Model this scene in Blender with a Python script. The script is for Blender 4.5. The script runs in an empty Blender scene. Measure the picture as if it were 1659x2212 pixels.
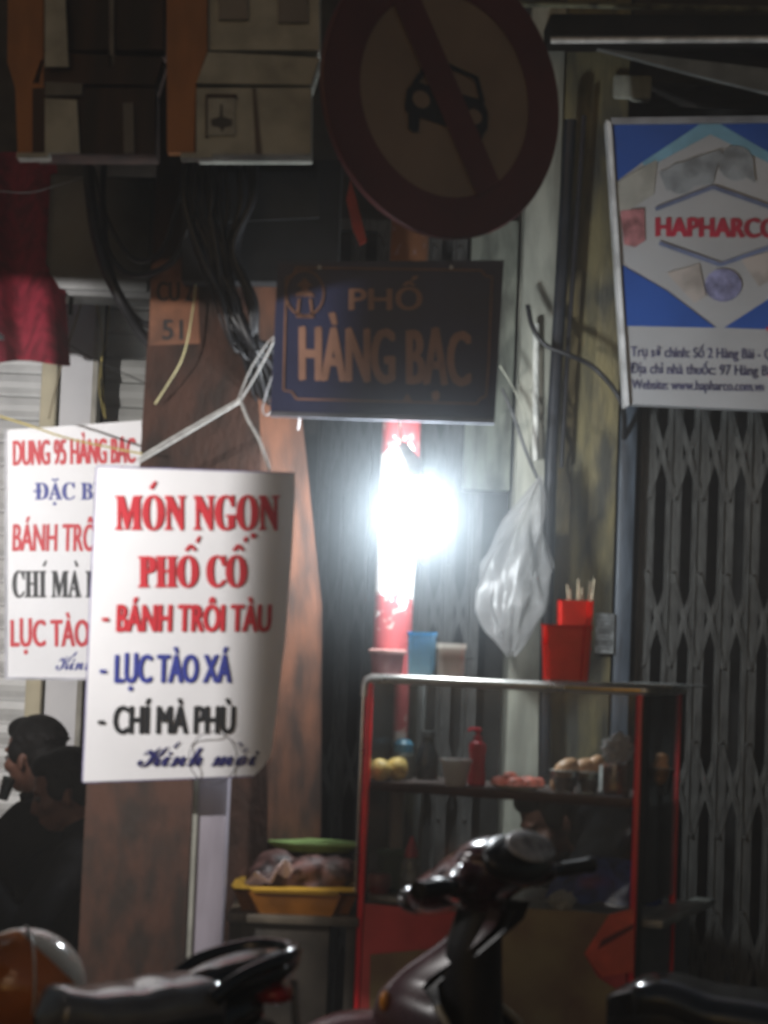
import bpy, bmesh, math, random
from mathutils import Vector, Matrix, Euler, noise
R = math.radians
random.seed(7)
SC = bpy.context.scene
COL = SC.collection

# ------------------------------------------------------------------ camera
FPX, CX, CY = 4458.0, 829.5, 1106.0          # focal length and centre in photo pixels (1659 x 2212 grid)
EYE = Vector((0, 0, 1.5))
PITCH, ROLL = math.atan(294 / FPX), R(2.3)
_R0, _U0 = Vector((1, 0, 0)), Vector((0, -math.sin(PITCH), math.cos(PITCH)))
FW = Vector((0, math.cos(PITCH), math.sin(PITCH)))
RT = _R0 * math.cos(ROLL) + _U0 * math.sin(ROLL)
UP = -_R0 * math.sin(ROLL) + _U0 * math.cos(ROLL)
cam = bpy.data.cameras.new('camera')
camo = bpy.data.objects.new('camera', cam); COL.objects.link(camo)
camo.matrix_world = Matrix(((RT.x, UP.x, -FW.x, EYE.x), (RT.y, UP.y, -FW.y, EYE.y), (RT.z, UP.z, -FW.z, EYE.z), (0, 0, 0, 1)))
cam.sensor_fit = 'HORIZONTAL'; cam.sensor_width = 36; cam.lens = 36 * FPX / 1659
cam.clip_start = 0.05; cam.clip_end = 200
cam.dof.use_dof = True; cam.dof.focus_distance = 22.0
cam.dof.aperture_fstop = (cam.lens / 1000) / 0.0165
SC.camera = camo

# ------------------------------------------------------------------ world, faint street light, exposure
w = bpy.data.worlds.new('World'); SC.world = w; w.use_nodes = True
nt = w.node_tree; bg = nt.nodes['Background']
sky = nt.nodes.new('ShaderNodeTexSky'); sky.sky_type = 'NISHITA'; sky.sun_disc = False
sky.sun_elevation = R(8); sky.sun_rotation = R(200)
nt.links.new(sky.outputs[0], bg.inputs[0]); bg.inputs[1].default_value = 0.02
sun = bpy.data.lights.new('street_glow', 'SUN'); sun.energy = 0.13; sun.angle = R(25); sun.color = (1, .66, .40)
suno = bpy.data.objects.new('street_glow', sun); COL.objects.link(suno)
suno.rotation_euler = Vector((0.25, 1, -0.45)).to_track_quat('-Z', 'Y').to_euler()
SC.view_settings.view_transform = 'Standard'; SC.view_settings.look = 'None'
SC.view_settings.exposure = 0; SC.view_settings.gamma = 1
cy = SC.cycles
cy.use_denoising = True
cy.max_bounces = 6; cy.diffuse_bounces = 3; cy.glossy_bounces = 3; cy.transmission_bounces = 6
cy.transparent_max_bounces = 16; cy.volume_bounces = 0; cy.sample_clamp_indirect = 3.0

# ------------------------------------------------------------------ helpers
def P(px, py, Y):
    d = FW + RT * ((px - CX) / FPX) - UP * ((py - CY) / FPX)
    return EYE + d * (Y / d.y)
def mpp(Y): return Y / FPX

_m = {}
def mat(name, col, rough=0.6, metal=0.0, var=0.15, scale=12.0, bump=0.0, bscale=60.0, coat=0.0, spec=0.5, col2=None, stretch=None, tr=0.0, sss=0.0, alpha=1.0):
    if name in _m: return _m[name]
    m = bpy.data.materials.new(name); m.use_nodes = True; _m[name] = m
    t = m.node_tree; b = t.nodes['Principled BSDF']
    b.inputs['Roughness'].default_value = rough; b.inputs['Metallic'].default_value = metal
    b.inputs['Coat Weight'].default_value = coat; b.inputs['Coat Roughness'].default_value = .06
    b.inputs['Specular IOR Level'].default_value = spec
    b.inputs['Transmission Weight'].default_value = tr
    b.inputs['Alpha'].default_value = alpha
    tc = t.nodes.new('ShaderNodeTexCoord'); src = tc.outputs['Object']
    if stretch:
        mp = t.nodes.new('ShaderNodeMapping'); mp.inputs['Scale'].default_value = stretch
        t.links.new(src, mp.inputs[0]); src = mp.outputs[0]
    n = t.nodes.new('ShaderNodeTexNoise'); n.inputs['Scale'].default_value = scale; n.inputs['Detail'].default_value = 5
    t.links.new(src, n.inputs['Vector'])
    cr = t.nodes.new('ShaderNodeValToRGB')
    c2 = col2 or tuple(max(0, c * (1 - 2 * var)) for c in col)
    c1 = tuple(min(1, c * (1 + var)) for c in col) if not col2 else col
    cr.color_ramp.elements[0].color = (*c2, 1); cr.color_ramp.elements[0].position = .36
    cr.color_ramp.elements[1].color = (*c1, 1); cr.color_ramp.elements[1].position = .62
    t.links.new(n.outputs['Fac'], cr.inputs[0]); t.links.new(cr.outputs[0], b.inputs['Base Color'])
    rr = t.nodes.new('ShaderNodeMapRange'); rr.inputs['To Min'].default_value = max(.02, rough - .08); rr.inputs['To Max'].default_value = min(1, rough + .12)
    t.links.new(n.outputs['Fac'], rr.inputs['Value']); t.links.new(rr.outputs[0], b.inputs['Roughness'])
    if bump:
        n2 = t.nodes.new('ShaderNodeTexNoise'); n2.inputs['Scale'].default_value = bscale; n2.inputs['Detail'].default_value = 4
        t.links.new(src, n2.inputs['Vector'])
        bp = t.nodes.new('ShaderNodeBump'); bp.inputs['Strength'].default_value = bump; bp.inputs['Distance'].default_value = .01
        t.links.new(n2.outputs['Fac'], bp.inputs['Height']); t.links.new(bp.outputs[0], b.inputs['Normal'])
    if sss:
        b.inputs['Subsurface Weight'].default_value = sss; b.inputs['Subsurface Radius'].default_value = (.03, .02, .01)
    return m
def glass(name, tint=(1, 1, 1), refl=.08, rough=.05, dirt=.012):
    if name in _m: return _m[name]
    m = bpy.data.materials.new(name); m.use_nodes = True; _m[name] = m
    t = m.node_tree; t.nodes.remove(t.nodes['Principled BSDF']); out = t.nodes['Material Output']
    a = t.nodes.new('ShaderNodeBsdfTransparent'); a.inputs[0].default_value = (*tint, 1)
    g = t.nodes.new('ShaderNodeBsdfGlossy'); g.inputs['Roughness'].default_value = rough
    fr = t.nodes.new('ShaderNodeFresnel'); fr.inputs[0].default_value = 1.3
    mx = t.nodes.new('ShaderNodeMixShader')
    mr = t.nodes.new('ShaderNodeMath'); mr.operation = 'MULTIPLY_ADD'; mr.inputs[1].default_value = 1.0; mr.inputs[2].default_value = refl * .3
    t.links.new(fr.outputs[0], mr.inputs[0]); t.links.new(mr.outputs[0], mx.inputs[0])
    tl = t.nodes.new('ShaderNodeBsdfTranslucent'); tl.inputs[0].default_value = (.8, .8, .78, 1); df = t.nodes.new('ShaderNodeBsdfDiffuse'); df.inputs[0].default_value = (.8, .8, .78, 1)
    m0 = t.nodes.new('ShaderNodeMixShader'); m0.inputs[0].default_value = .5; t.links.new(tl.outputs[0], m0.inputs[1]); t.links.new(df.outputs[0], m0.inputs[2])
    tc = t.nodes.new('ShaderNodeTexCoord'); n = t.nodes.new('ShaderNodeTexNoise'); n.inputs['Scale'].default_value = 7; n.inputs['Detail'].default_value = 6; t.links.new(tc.outputs['Object'], n.inputs[0])
    nm = t.nodes.new('ShaderNodeMath'); nm.operation = 'MULTIPLY'; nm.inputs[1].default_value = dirt * 2; t.links.new(n.outputs['Fac'], nm.inputs[0])
    m1 = t.nodes.new('ShaderNodeMixShader'); t.links.new(nm.outputs[0], m1.inputs[0]); t.links.new(a.outputs[0], m1.inputs[1]); t.links.new(m0.outputs[0], m1.inputs[2])
    a = m1
    t.links.new(a.outputs[0], mx.inputs[1]); t.links.new(g.outputs[0], mx.inputs[2]); t.links.new(mx.outputs[0], out.inputs[0])
    return m
def milky(name, col, see=.35, trans=.5, rough=.3):
    """thin translucent plastic: partly see-through, partly diffuse on both sides"""
    if name in _m: return _m[name]
    m = bpy.data.materials.new(name); m.use_nodes = True; _m[name] = m
    t = m.node_tree; t.nodes.remove(t.nodes['Principled BSDF']); out = t.nodes['Material Output']
    d = t.nodes.new('ShaderNodeBsdfDiffuse'); tl = t.nodes.new('ShaderNodeBsdfTranslucent'); tp = t.nodes.new('ShaderNodeBsdfTransparent'); gl = t.nodes.new('ShaderNodeBsdfGlossy')
    tc = t.nodes.new('ShaderNodeTexCoord'); n = t.nodes.new('ShaderNodeTexNoise'); n.inputs['Scale'].default_value = 25
    t.links.new(tc.outputs['Object'], n.inputs[0])
    mc = t.nodes.new('ShaderNodeMixRGB'); mc.inputs[1].default_value = (*[c * .8 for c in col], 1); mc.inputs[2].default_value = (*col, 1)
    t.links.new(n.outputs['Fac'], mc.inputs[0])
    for q in (d, tl): t.links.new(mc.outputs[0], q.inputs[0])
    gl.inputs['Roughness'].default_value = rough
    m1 = t.nodes.new('ShaderNodeMixShader'); m1.inputs[0].default_value = trans
    m2 = t.nodes.new('ShaderNodeMixShader'); m2.inputs[0].default_value = see
    m3 = t.nodes.new('ShaderNodeMixShader'); m3.inputs[0].default_value = .06
    L = t.links.new
    L(d.outputs[0], m1.inputs[1]); L(tl.outputs[0], m1.inputs[2]); L(m1.outputs[0], m2.inputs[1]); L(tp.outputs[0], m2.inputs[2])
    L(m2.outputs[0], m3.inputs[1]); L(gl.outputs[0], m3.inputs[2]); L(m3.outputs[0], out.inputs[0])
    return m
def emit(name, col, s, clear=0.0):
    m = bpy.data.materials.new(name); m.use_nodes = True
    t = m.node_tree; t.nodes.remove(t.nodes['Principled BSDF']); out = t.nodes['Material Output']
    e = t.nodes.new('ShaderNodeEmission'); e.inputs[0].default_value = (*col, 1); e.inputs[1].default_value = s
    if clear:
        a = t.nodes.new('ShaderNodeBsdfTransparent'); ad = t.nodes.new('ShaderNodeAddShader')
        t.links.new(e.outputs[0], ad.inputs[0]); t.links.new(a.outputs[0], ad.inputs[1]); t.links.new(ad.outputs[0], out.inputs[0])
    else: t.links.new(e.outputs[0], out.inputs[0])
    return m

def tag(o, label=None, cat=None, group=None, kind=None):
    if label: o['label'] = label
    if cat: o['category'] = cat
    if group: o['group'] = group
    if kind: o['kind'] = kind
    return o
def thing(name, label, cat, loc, group=None, rot=None):
    o = bpy.data.objects.new(name, None); COL.objects.link(o); o.empty_display_size = .05
    o.location = loc
    if rot is not None: o.rotation_euler = rot
    return tag(o, label, cat, group)
def link(name, me, m, parent=None, world=True):
    if m is not None:
        me.materials.clear(); me.materials.append(m)
    o = bpy.data.objects.new(name, me); COL.objects.link(o)
    if parent is not None:
        o.parent = parent
        if world:       # vertices were given in world space: bring them into the parent's space
            p = parent; M = Matrix()
            while p is not None:
                M = (Matrix.Translation(p.location) @ p.rotation_euler.to_matrix().to_4x4()) @ M; p = p.parent
            me.transform(M.inverted())
    return o
def chain_inv(p):
    M = Matrix()
    while p is not None:
        M = (Matrix.Translation(p.location) @ p.rotation_euler.to_matrix().to_4x4()) @ M; p = p.parent
    return M

class MB:
    def __init__(s): s.b = bmesh.new()
    def face(s, pts):
        return s.b.faces.new([s.b.verts.new(p) for p in pts])
    def box(s, c, size, rot=None, bev=0.0):
        vs = bmesh.ops.create_cube(s.b, size=1)['verts']
        M = Matrix.Translation(c) @ (rot.to_matrix().to_4x4() if rot is not None else Matrix()) @ Matrix.Diagonal((*size, 1))
        bmesh.ops.transform(s.b, matrix=M, verts=vs)
        if bev:
            es = list({e for v in vs for e in v.link_edges})
            bmesh.ops.bevel(s.b, geom=es, offset=bev, segments=2, affect='EDGES', profile=.5)
        return s
    def prism(s, pts, vec):
        vec = Vector(vec); n = len(pts)
        a = [s.b.verts.new(p) for p in pts]; c = [s.b.verts.new(Vector(p) + vec) for p in pts]
        s.b.faces.new(a); s.b.faces.new(c[::-1])
        for i in range(n): s.b.faces.new((a[i], c[i], c[(i + 1) % n], a[(i + 1) % n]))
        return s
    def tube(s, pts, r, n=10, cap=True, flat=1.0):
        pts = [Vector(p) for p in pts]; k = len(pts)
        rs = r if isinstance(r, (list, tuple)) else [r] * k
        rings = []; up = None
        for i in range(k):
            t = (pts[min(i + 1, k - 1)] - pts[max(i - 1, 0)]).normalized()
            if up is None:
                up = t.cross(Vector((0, 0, 1)) if abs(t.z) < .9 else Vector((0, 1, 0))).normalized()
            up = (up - t * up.dot(t)).normalized(); sd = t.cross(up)
            rings.append([s.b.verts.new(pts[i] + (up * math.cos(2 * math.pi * j / n) + sd * math.sin(2 * math.pi * j / n) * flat) * rs[i]) for j in range(n)])
        for i in range(k - 1):
            for j in range(n):
                s.b.faces.new((rings[i][j], rings[i][(j + 1) % n], rings[i + 1][(j + 1) % n], rings[i + 1][j]))
        if cap:
            s.b.faces.new(rings[0][::-1]); s.b.faces.new(rings[-1])
        return s
    def lathe(s, c, prof, n=24, axis=None, sx=1.0, sy=1.0):
        """prof: list of (radius, height) from bottom to top"""
        q = axis.to_track_quat('Z', 'Y').to_matrix() if axis is not None else Matrix.Identity(3)
        c = Vector(c); rings = []
        for r, h in prof:
            rings.append([s.b.verts.new(c + q @ Vector((max(r, 1e-5) * math.cos(2 * math.pi * j / n) * sx, max(r, 1e-5) * math.sin(2 * math.pi * j / n) * sy, h))) for j in range(n)])
        for i in range(len(rings) - 1):
            for j in range(n):
                s.b.faces.new((rings[i][j], rings[i][(j + 1) % n], rings[i + 1][(j + 1) % n], rings[i + 1][j]))
        s.b.faces.new(rings[0][::-1]); s.b.faces.new(rings[-1])
        return s
    def ell(s, c, r, rot=None, u=20, v=12):
        vs = bmesh.ops.create_uvsphere(s.b, u_segments=u, v_segments=v, radius=1)['verts']
        M = Matrix.Translation(c) @ (rot.to_matrix().to_4x4() if rot is not None else Matrix()) @ Matrix.Diagonal((*r, 1))
        bmesh.ops.transform(s.b, matrix=M, verts=vs)
        return s
    def grid(s, fn, nu, nv, thick=0.0):
        g = [[s.b.verts.new(fn(i / nu, j / nv)) for j in range(nv + 1)] for i in range(nu + 1)]
        fs = [s.b.faces.new((g[i][j], g[i + 1][j], g[i + 1][j + 1], g[i][j + 1])) for i in range(nu) for j in range(nv)]
        if thick:       # a second skin offset along the vertex normals, closed round the edge
            bmesh.ops.recalc_face_normals(s.b, faces=fs)
            for f in fs: f.normal_update()
            flat = [v for row in g for v in row]
            for v in flat: v.normal_update()
            h = {v: s.b.verts.new(v.co - v.normal * thick) for v in flat}
            rim = [e for e in {e for f in fs for e in f.edges} if len(e.link_faces) == 1]
            for f in fs: s.b.faces.new([h[v] for v in reversed(f.verts)])
            for e in rim:
                a, b = e.verts
                s.b.faces.new((a, b, h[b], h[a]))
        return s
    def mesh(s, name, smooth=30):
        me = bpy.data.meshes.new(name)
        bmesh.ops.recalc_face_normals(s.b, faces=s.b.faces)
        s.b.to_mesh(me); s.b.free()
        if smooth:
            me.shade_smooth(); me.set_sharp_from_angle(angle=R(smooth))
        return me
    def build(s, name, m, parent=None, smooth=30, world=True):
        return link(name, s.mesh(name, smooth), m, parent, world)
    def melt(s, name, m, parent=None, voxel=.01, it=6, f=.6, world=True):
        """fuse everything into one continuous skin"""
        me0 = s.mesh(name, 0); o = bpy.data.objects.new('tmp', me0); COL.objects.link(o)
        md = o.modifiers.new('r', 'REMESH'); md.mode = 'VOXEL'; md.voxel_size = voxel
        if it:
            sm = o.modifiers.new('s', 'SMOOTH'); sm.iterations = it; sm.factor = f
        dg = bpy.context.evaluated_depsgraph_get()
        me = bpy.data.meshes.new_from_object(o.evaluated_get(dg)); me.name = name
        bpy.data.objects.remove(o); bpy.data.meshes.remove(me0)
        me.shade_smooth()
        return link(name, me, m, parent, world)

def spline(pts, k=6):
    pts = [Vector(p) for p in pts]; out = []
    q = [pts[0] * 2 - pts[1]] + pts + [pts[-1] * 2 - pts[-2]]
    for i in range(1, len(q) - 2):
        for j in range(k):
            t = j / k; a, b, c, d = q[i - 1:i + 3]
            out.append(.5 * ((2 * b) + (c - a) * t + (2 * a - 5 * b + 4 * c - d) * t * t + (3 * b - a - 3 * c + d) * t ** 3))
    return out + [pts[-1]]
def cable(name, m, pts, r, parent=None, k=6, n=7, flat=1.0):
    """pts: (px, py, Y) points"""
    return MB().tube(spline([P(*p) for p in pts], k), r, n, flat=flat).build(name, m, parent, 60)

_cap = {}
def glyphs(s, offset, shear=0.0):
    c = bpy.data.curves.new('t', 'FONT'); c.body = s; c.offset = offset; c.shear = shear; c.resolution_u = 4
    o = bpy.data.objects.new('t', c); COL.objects.link(o)
    dg = bpy.context.evaluated_depsgraph_get()
    me = bpy.data.meshes.new_from_object(o.evaluated_get(dg))
    bpy.data.objects.remove(o); bpy.data.curves.remove(c)
    return me
def serif(s): return ''.join(chr(0x1D400 + ord(c) - 65) if 'A' <= c <= 'Z' else c for c in s)
def script(s): return ''.join(chr(0x1D4D0 + ord(c) - 65) if 'A' <= c <= 'Z' else chr(0x1D4EA + ord(c) - 97) if 'a' <= c <= 'z' else c for c in s)
def text(s, x0, x1, ytop, ybase, Yf, m, parent, bold=2.0, slope=0.0, shear=0.0, cap=.70, lean=0.0, extra=(), name='lettering'):
    """flat paint letters lying on the sign; bold: extra stroke weight in photo pixels; extra: accent strokes as pixel polygons"""
    me = glyphs(s, 0.0, shear)
    xs = [v.co.x for v in me.vertices]; a, b = min(xs), max(xs); x0 += bold; x1 -= bold
    bm = bmesh.new()
    offs = [(0, 0), (-bold, 0), (bold, 0), (-bold * .5, bold * .4), (bold * .5, -bold * .4)] if bold else [(0, 0)]
    for k, (ox, oy) in enumerate(offs):
        n0 = len(bm.verts); bm.from_mesh(me); bm.verts.ensure_lookup_table()
        for v in bm.verts[n0:]:
            px = x0 + (v.co.x - a) / (b - a) * (x1 - x0); h = v.co.y / cap * (ybase - ytop)
            px, py = px + lean * h + ox, ybase - h + slope * (px - x0) + oy
            v.co = P(px, py, Yf(px, py) - .0015 - .00012 * k)
    bpy.data.meshes.remove(me)
    for k, poly in enumerate(extra):
        bm.faces.new([bm.verts.new(P(x, y, Yf(x, y) - .0023 - .0001 * k)) for x, y in poly])
    me = bpy.data.meshes.new(name); bm.to_mesh(me); bm.free()
    return link(name, me, m, parent)
def stroke(x0, y0, x1, y1, w0, w1=None):
    w1 = w0 if w1 is None else w1
    dx, dy = x1 - x0, y1 - y0; l = math.hypot(dx, dy); nx, ny = -dy / l / 2, dx / l / 2
    return [(x0 + nx * w0, y0 + ny * w0), (x1 + nx * w1, y1 + ny * w1), (x1 - nx * w1, y1 - ny * w1), (x0 - nx * w0, y0 - ny * w0)]
def dot(x, y, r, n=10): return [(x + r * math.cos(6.2832 * i / n), y + r * math.sin(6.2832 * i / n)) for i in range(n)]
def flatpoly(name, polys, Yf, m, parent, off=.002):
    b = MB()
    for p in polys: b.face([P(x, y, Yf(x, y) - off) for x, y in p])
    return b.build(name, m, parent, 0)
def px_prism(name, poly, Y, depth, m, parent=None, bev=0):
    return MB().prism([P(x, y, Y) for x, y in poly], (0, depth, 0)).build(name, m, parent, 30)

# ------------------------------------------------------------------ materials
M_black = mat('black_rubber', (.008, .008, .009), .55, var=.3)
M_cable = mat('black_cable', (.012, .012, .014), .45, var=.3)
M_white = mat('white_sheet', (.80, .80, .82), .45, var=.03, scale=3)
M_red = mat('red_paint', (.58, .025, .04), .5, var=.05)
M_blue = mat('blue_paint', (.035, .05, .30), .5, var=.05)
M_ink = mat('black_paint', (.012, .014, .018), .5, var=.05)
M_chrome = mat('chrome', (.75, .75, .76), .16, 1.0, var=.05)
M_alu = mat('aluminium', (.55, .55, .54), .35, .9, var=.1)
M_skin = mat('skin', (.17, .075, .05), .55, var=.1, sss=.1)

# ------------------------------------------------------------------ the setting
def sheet(name, x0, x1, y0, y1, z, m):
    o = MB().grid(lambda u, v: Vector((x0 + u * (x1 - x0), y0 + v * (y1 - y0), z)), 2, 2).build(name, m, None, 0)
    return tag(o, kind='structure')
sheet('road', -40, 40, -40, 5.12, 0, mat('asphalt', (.05, .05, .052), .8, var=.25, scale=30, bump=.5, bscale=200))
pv = MB().box(Vector((0, 25.1, .06)), (80, 40, .13)).build('pavement', mat('paving', (.17, .16, .15), .75, var=.25, scale=9, bump=.3), None, 0)
tag(pv, kind='structure')

M_stain = mat('stained_plaster', (.20, .17, .085), .85, var=.3, scale=5, col2=(.055, .055, .045), stretch=(3, 3, .8), bump=.4, bscale=25)
M_pale = mat('pale_plaster', (.36, .36, .30), .85, var=.15, scale=6, stretch=(3, 3, .7), bump=.2)
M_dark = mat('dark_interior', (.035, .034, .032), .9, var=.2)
M_grey = mat('gate_paint', (.070, .071, .067), .5, var=.25, scale=18, stretch=(4, 4, .6), bump=.1)

# right-hand shopfront: back wall, pilaster between the gates, ledge
def xz(px, py, Y): q = P(px, py, Y); return q.x, q.z
fr = thing('shopfront', 'dark grey-brown shopfront with a stained plaster pilaster between folding gates', 'building', (0.9, 7.3, .125))
xa = P(1130, 1400, 6.8).x - .045; xb = P(1330, 1150, 6.8).x; xm = P(1185, 1150, 6.8).x
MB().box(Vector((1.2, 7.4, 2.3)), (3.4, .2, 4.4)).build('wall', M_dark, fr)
MB().box(Vector(((xa + xm) / 2, 6.98, 1.9)), (xm - xa, .36, 3.55), bev=.006).build('pilaster_edge', M_pale, fr)
MB().box(Vector(((xm + xb) / 2 + .001, 6.995, 2.1)), (xb - xm - .002, .35, 3.95), bev=.006).build('pilaster', M_stain, fr)
zl = P(1450, 190, 6.9).z
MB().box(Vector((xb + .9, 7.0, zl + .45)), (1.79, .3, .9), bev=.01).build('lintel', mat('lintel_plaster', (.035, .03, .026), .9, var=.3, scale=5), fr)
a = P(1330, 150, 6.75); b = P(1412, 205, 6.75)
MB().box(Vector(((a.x + b.x) / 2, 6.83, (a.z + b.z) / 2)), (b.x - a.x, .06, a.z - b.z), bev=.01).build('bracket', M_pale, fr)
# pale patch of plaster left of the pilaster, above the centre gate
a = P(1050, 470, 6.9); b = P(1140, 1060, 6.9)
MB().box(Vector((xa - .09, 7.0, (a.z + b.z) / 2)), (.16, .14, a.z - b.z), bev=.005).build('door_jamb', mat('jamb_plaster', (.16, .17, .14), .85, var=.3, scale=7, stretch=(3, 3, .8)), fr)

# awning frame over the right-hand gate
aw = thing('awning', 'dark awning frame with two pale rails above the blue and white signboard', 'awning', P(1450, 90, 6.4))
M_rail = mat('pale_rail', (.55, .53, .50), .6, var=.2, scale=14, stretch=(1, 1, 1))
MB().tube([P(1190, 87, 6.3), P(1760, 84, 6.3)], .010, 10).build('front_rail', M_rail, aw)
MB().tube([P(1100, 8, 6.45), P(1760, 22, 6.45)], .010, 10).build('rear_rail', mat('rail_olive', (.10, .10, .06), .7, var=.4, scale=20), aw)
MB().prism([P(1290, 104, 6.36), P(1760, 160, 6.36), P(1760, 225, 6.36), P(1500, 160, 6.36)], (0, .03, 0)).build('bracing_sheet', mat('brace_grey', (.10, .10, .09), .7, var=.2), aw)
MB().prism([P(1190, 30, 6.5), P(1760, 34, 6.5), P(1760, 74, 6.5), P(1190, 76, 6.5)], (0, .5, .06)).build('canvas', mat('awning_canvas', (.012, .010, .009), .95, spec=.1), aw)

# folding gates
def gate(label, x0, x1, Y, M_grey):
    g = thing('folding_gate', label, 'gate', Vector(((x0 + x1) / 2, Y, .125)), 'folding gates')
    pitch = .0885; n = max(2, int((x1 - x0) / pitch))
    first = None
    for i in range(n):
        x = x0 + pitch * (i + .5)
        if first is None:
            mb = MB(); top = 2.95
            h = top - .14; zc = .14 + h / 2
            for (dx, dy, sx, sy) in ((0, 0, .050, .003), (-.0235, .0105, .003, .018), (.0235, .0105, .003, .018)):
                mb.box(Vector((x + dx, Y + dy, zc)), (sx, sy, h))
            mb.tube([Vector((x - .012, Y - .006, .16)), Vector((x - .012, Y - .006, top - .02))], .0035, 6)
            first = mb.build('slat', M_grey, g); fx = x
        else:
            o = first.copy(); COL.objects.link(o); o.parent = g; o.location.x += x - fx
    fl = None
    for i in range(n - 1):
        x = x0 + pitch * (i + .5)
        if fl is None:
            mb = MB()
            for zc in (2.745, 2.19, 1.635, 1.08, .525):
                for sgn in (1, -1):
                    a = Vector((x, Y - .005 - .003 * (sgn > 0), zc + sgn * .155)); b = Vector((x + pitch, Y - .005 - .003 * (sgn > 0), zc - sgn * .155))
                    d = (b - a).normalized(); q = Vector((d.z, 0, -d.x)) * .0095
                    mb.prism([a + q, b + q, b - q, a - q], (0, .003, 0))
                    for e in (a, b): mb.lathe(e + Vector((0, -.004, 0)), [(.006, -.003), (.005, .003)], 8, Vector((0, -1, 0)))
            fl = mb.build('lattice', M_grey, g); lx = x
        else:
            o = fl.copy(); COL.objects.link(o); o.parent = g; o.location.x += x - lx
    for zc in (.13, 2.97):
        MB().box(Vector(((x0 + x1) / 2, Y + .03, zc)), (x1 - x0, .06, .04)).build('rail', M_grey, g)
    return g
gate('grey folding gate right of the food cabinet under the blue and white signboard', xb + .066, xb + 1.30, 6.87, M_grey)
gate('grey folding gate behind the glowing bulb, between brown pole and pilaster', P(655, 1400, 7.1).x, xa - .012, 7.12, mat('gate_paint_pale', (.075, .075, .072), .5, var=.25, scale=18, stretch=(4, 4, .6), bump=.1))
jb = thing('door_post', 'dark blue-grey steel door post at the left end of the right folding gate', 'post', Vector((xb + .034, 6.83, .125)))
MB().box(Vector((xb + .034, 6.825, 1.5)), (.055, .05, 2.75), bev=.006).build('post', mat('post_blue', (.06, .075, .095), .4, var=.2, stretch=(4, 4, .5)), jb)
a = P(1306, 1368, 6.79)
MB().box(a, (.062, .004, .132)).build('notice_plate', mat('notice', (.17, .18, .18), .5, var=.3, scale=40), jb)
b = MB()
for k in range(9):
    b.box(a + Vector((0, -.0035, .05 - k * .0125)), (.045 - .01 * (k % 3 == 2), .001, .003))
b.build('printed_rows', mat('notice_ink', (.07, .075, .08), .6), jb)

# pipes and wires on the pilaster
pp = MB().tube([P(1232, 260, 6.72), P(1190, 1000, 6.72), P(1178, 1470, 6.72), P(1172, 2050, 6.72)], .021, 12).build('drain_pipe', mat('pipe_black', (.013, .015, .02), .4, var=.2))
tag(pp, 'thick black drain pipe running down the pilaster beside the plastic bag', 'pipe')
pp = MB().tube([P(1262, 250, 6.74), P(1226, 760, 6.74), P(1212, 1010, 6.74)], .008, 8).build('pipe', mat('pipe_dark', (.02, .018, .022), .5))
tag(pp, 'thin dark pipe on the yellowish pilaster right of the thick drain pipe', 'pipe')
pp = MB().tube([P(1158, 700, 6.76), P(1157, 995, 6.76)], .011, 10).build('conduit', mat('conduit_white', (.60, .60, .55), .5, var=.15, scale=20))
tag(pp, 'short white conduit on the pale edge of the pilaster above the plastic bag', 'conduit')
c = cable('cable', M_cable, [(1140, 660, 6.7), (1150, 705, 6.68), (1178, 745, 6.68), (1225, 765, 6.68), (1290, 800, 6.7), (1345, 880, 6.7), (1345, 1000, 6.9)], .0085)
tag(c, 'black cable curving across the pilaster towards the bottom of the signboard', 'cable')
c = cable('cable', mat('wire_pale', (.30, .30, .24), .5), [(1080, 790, 6.65), (1110, 840, 6.65), (1138, 910, 6.65), (1150, 1000, 6.7), (1165, 1060, 6.7)], .003)
tag(c, 'thin pale wire drooping right of the dark street name sign', 'wire')
c = cable('cable', mat('wire_grey', (.09, .09, .09), .5), [(1085, 840, 6.7), (1110, 900, 6.66), (1140, 985, 6.66), (1180, 1075, 6.72)], .006)
tag(c, 'grey wire drooping beside the white conduit above the plastic bag', 'wire')

# ------------------------------------------------------------------ left-hand shop
ls = thing('shutter_shop', 'pale shop behind the left menu board with rolling shutters and white posts', 'building', Vector((-1.3, 7.1, .125)))
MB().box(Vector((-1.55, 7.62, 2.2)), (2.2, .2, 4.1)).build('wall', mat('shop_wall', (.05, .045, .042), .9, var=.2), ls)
def shutter(x0, x1, z0, z1, Y, pitch, m):
    mb = MB(); n = int((z1 - z0) / pitch)
    prof = [(0, 0), (.010, .25), (.014, .5), (.010, .8), (-.004, .92), (-.004, 1)]
    for i in range(n):
        for k in range(len(prof) - 1):
            (d0, h0), (d1, h1) = prof[k], prof[k + 1]
            za, zb = z0 + (i + h0) * pitch, z0 + (i + h1) * pitch
            mb.face([Vector((x0, Y - d0, za)), Vector((x1, Y - d0, za)), Vector((x1, Y - d1, zb)), Vector((x0, Y - d1, zb))])
    mb.box(Vector(((x0 + x1) / 2, Y + .02, (z0 + z1) / 2)), (x1 - x0, .03, z1 - z0))
    return mb.build('roller_shutter', m, ls, 40)
xp0, xp1, xp2, xp3 = P(72, 1150, 7.1).x, P(106, 1150, 7.1).x, P(180, 1150, 7.1).x, P(192, 1150, 7.1).x
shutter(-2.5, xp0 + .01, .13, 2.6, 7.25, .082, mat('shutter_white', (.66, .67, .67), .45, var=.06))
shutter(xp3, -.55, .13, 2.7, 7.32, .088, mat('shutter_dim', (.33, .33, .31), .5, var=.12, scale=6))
MB().box(Vector(((xp0 + xp1) / 2, 7.15, 1.6)), (xp1 - xp0, .1, 3.0), bev=.006).build('cream_post', mat('cream', (.62, .56, .40), .6, var=.12, scale=5), ls)
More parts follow.
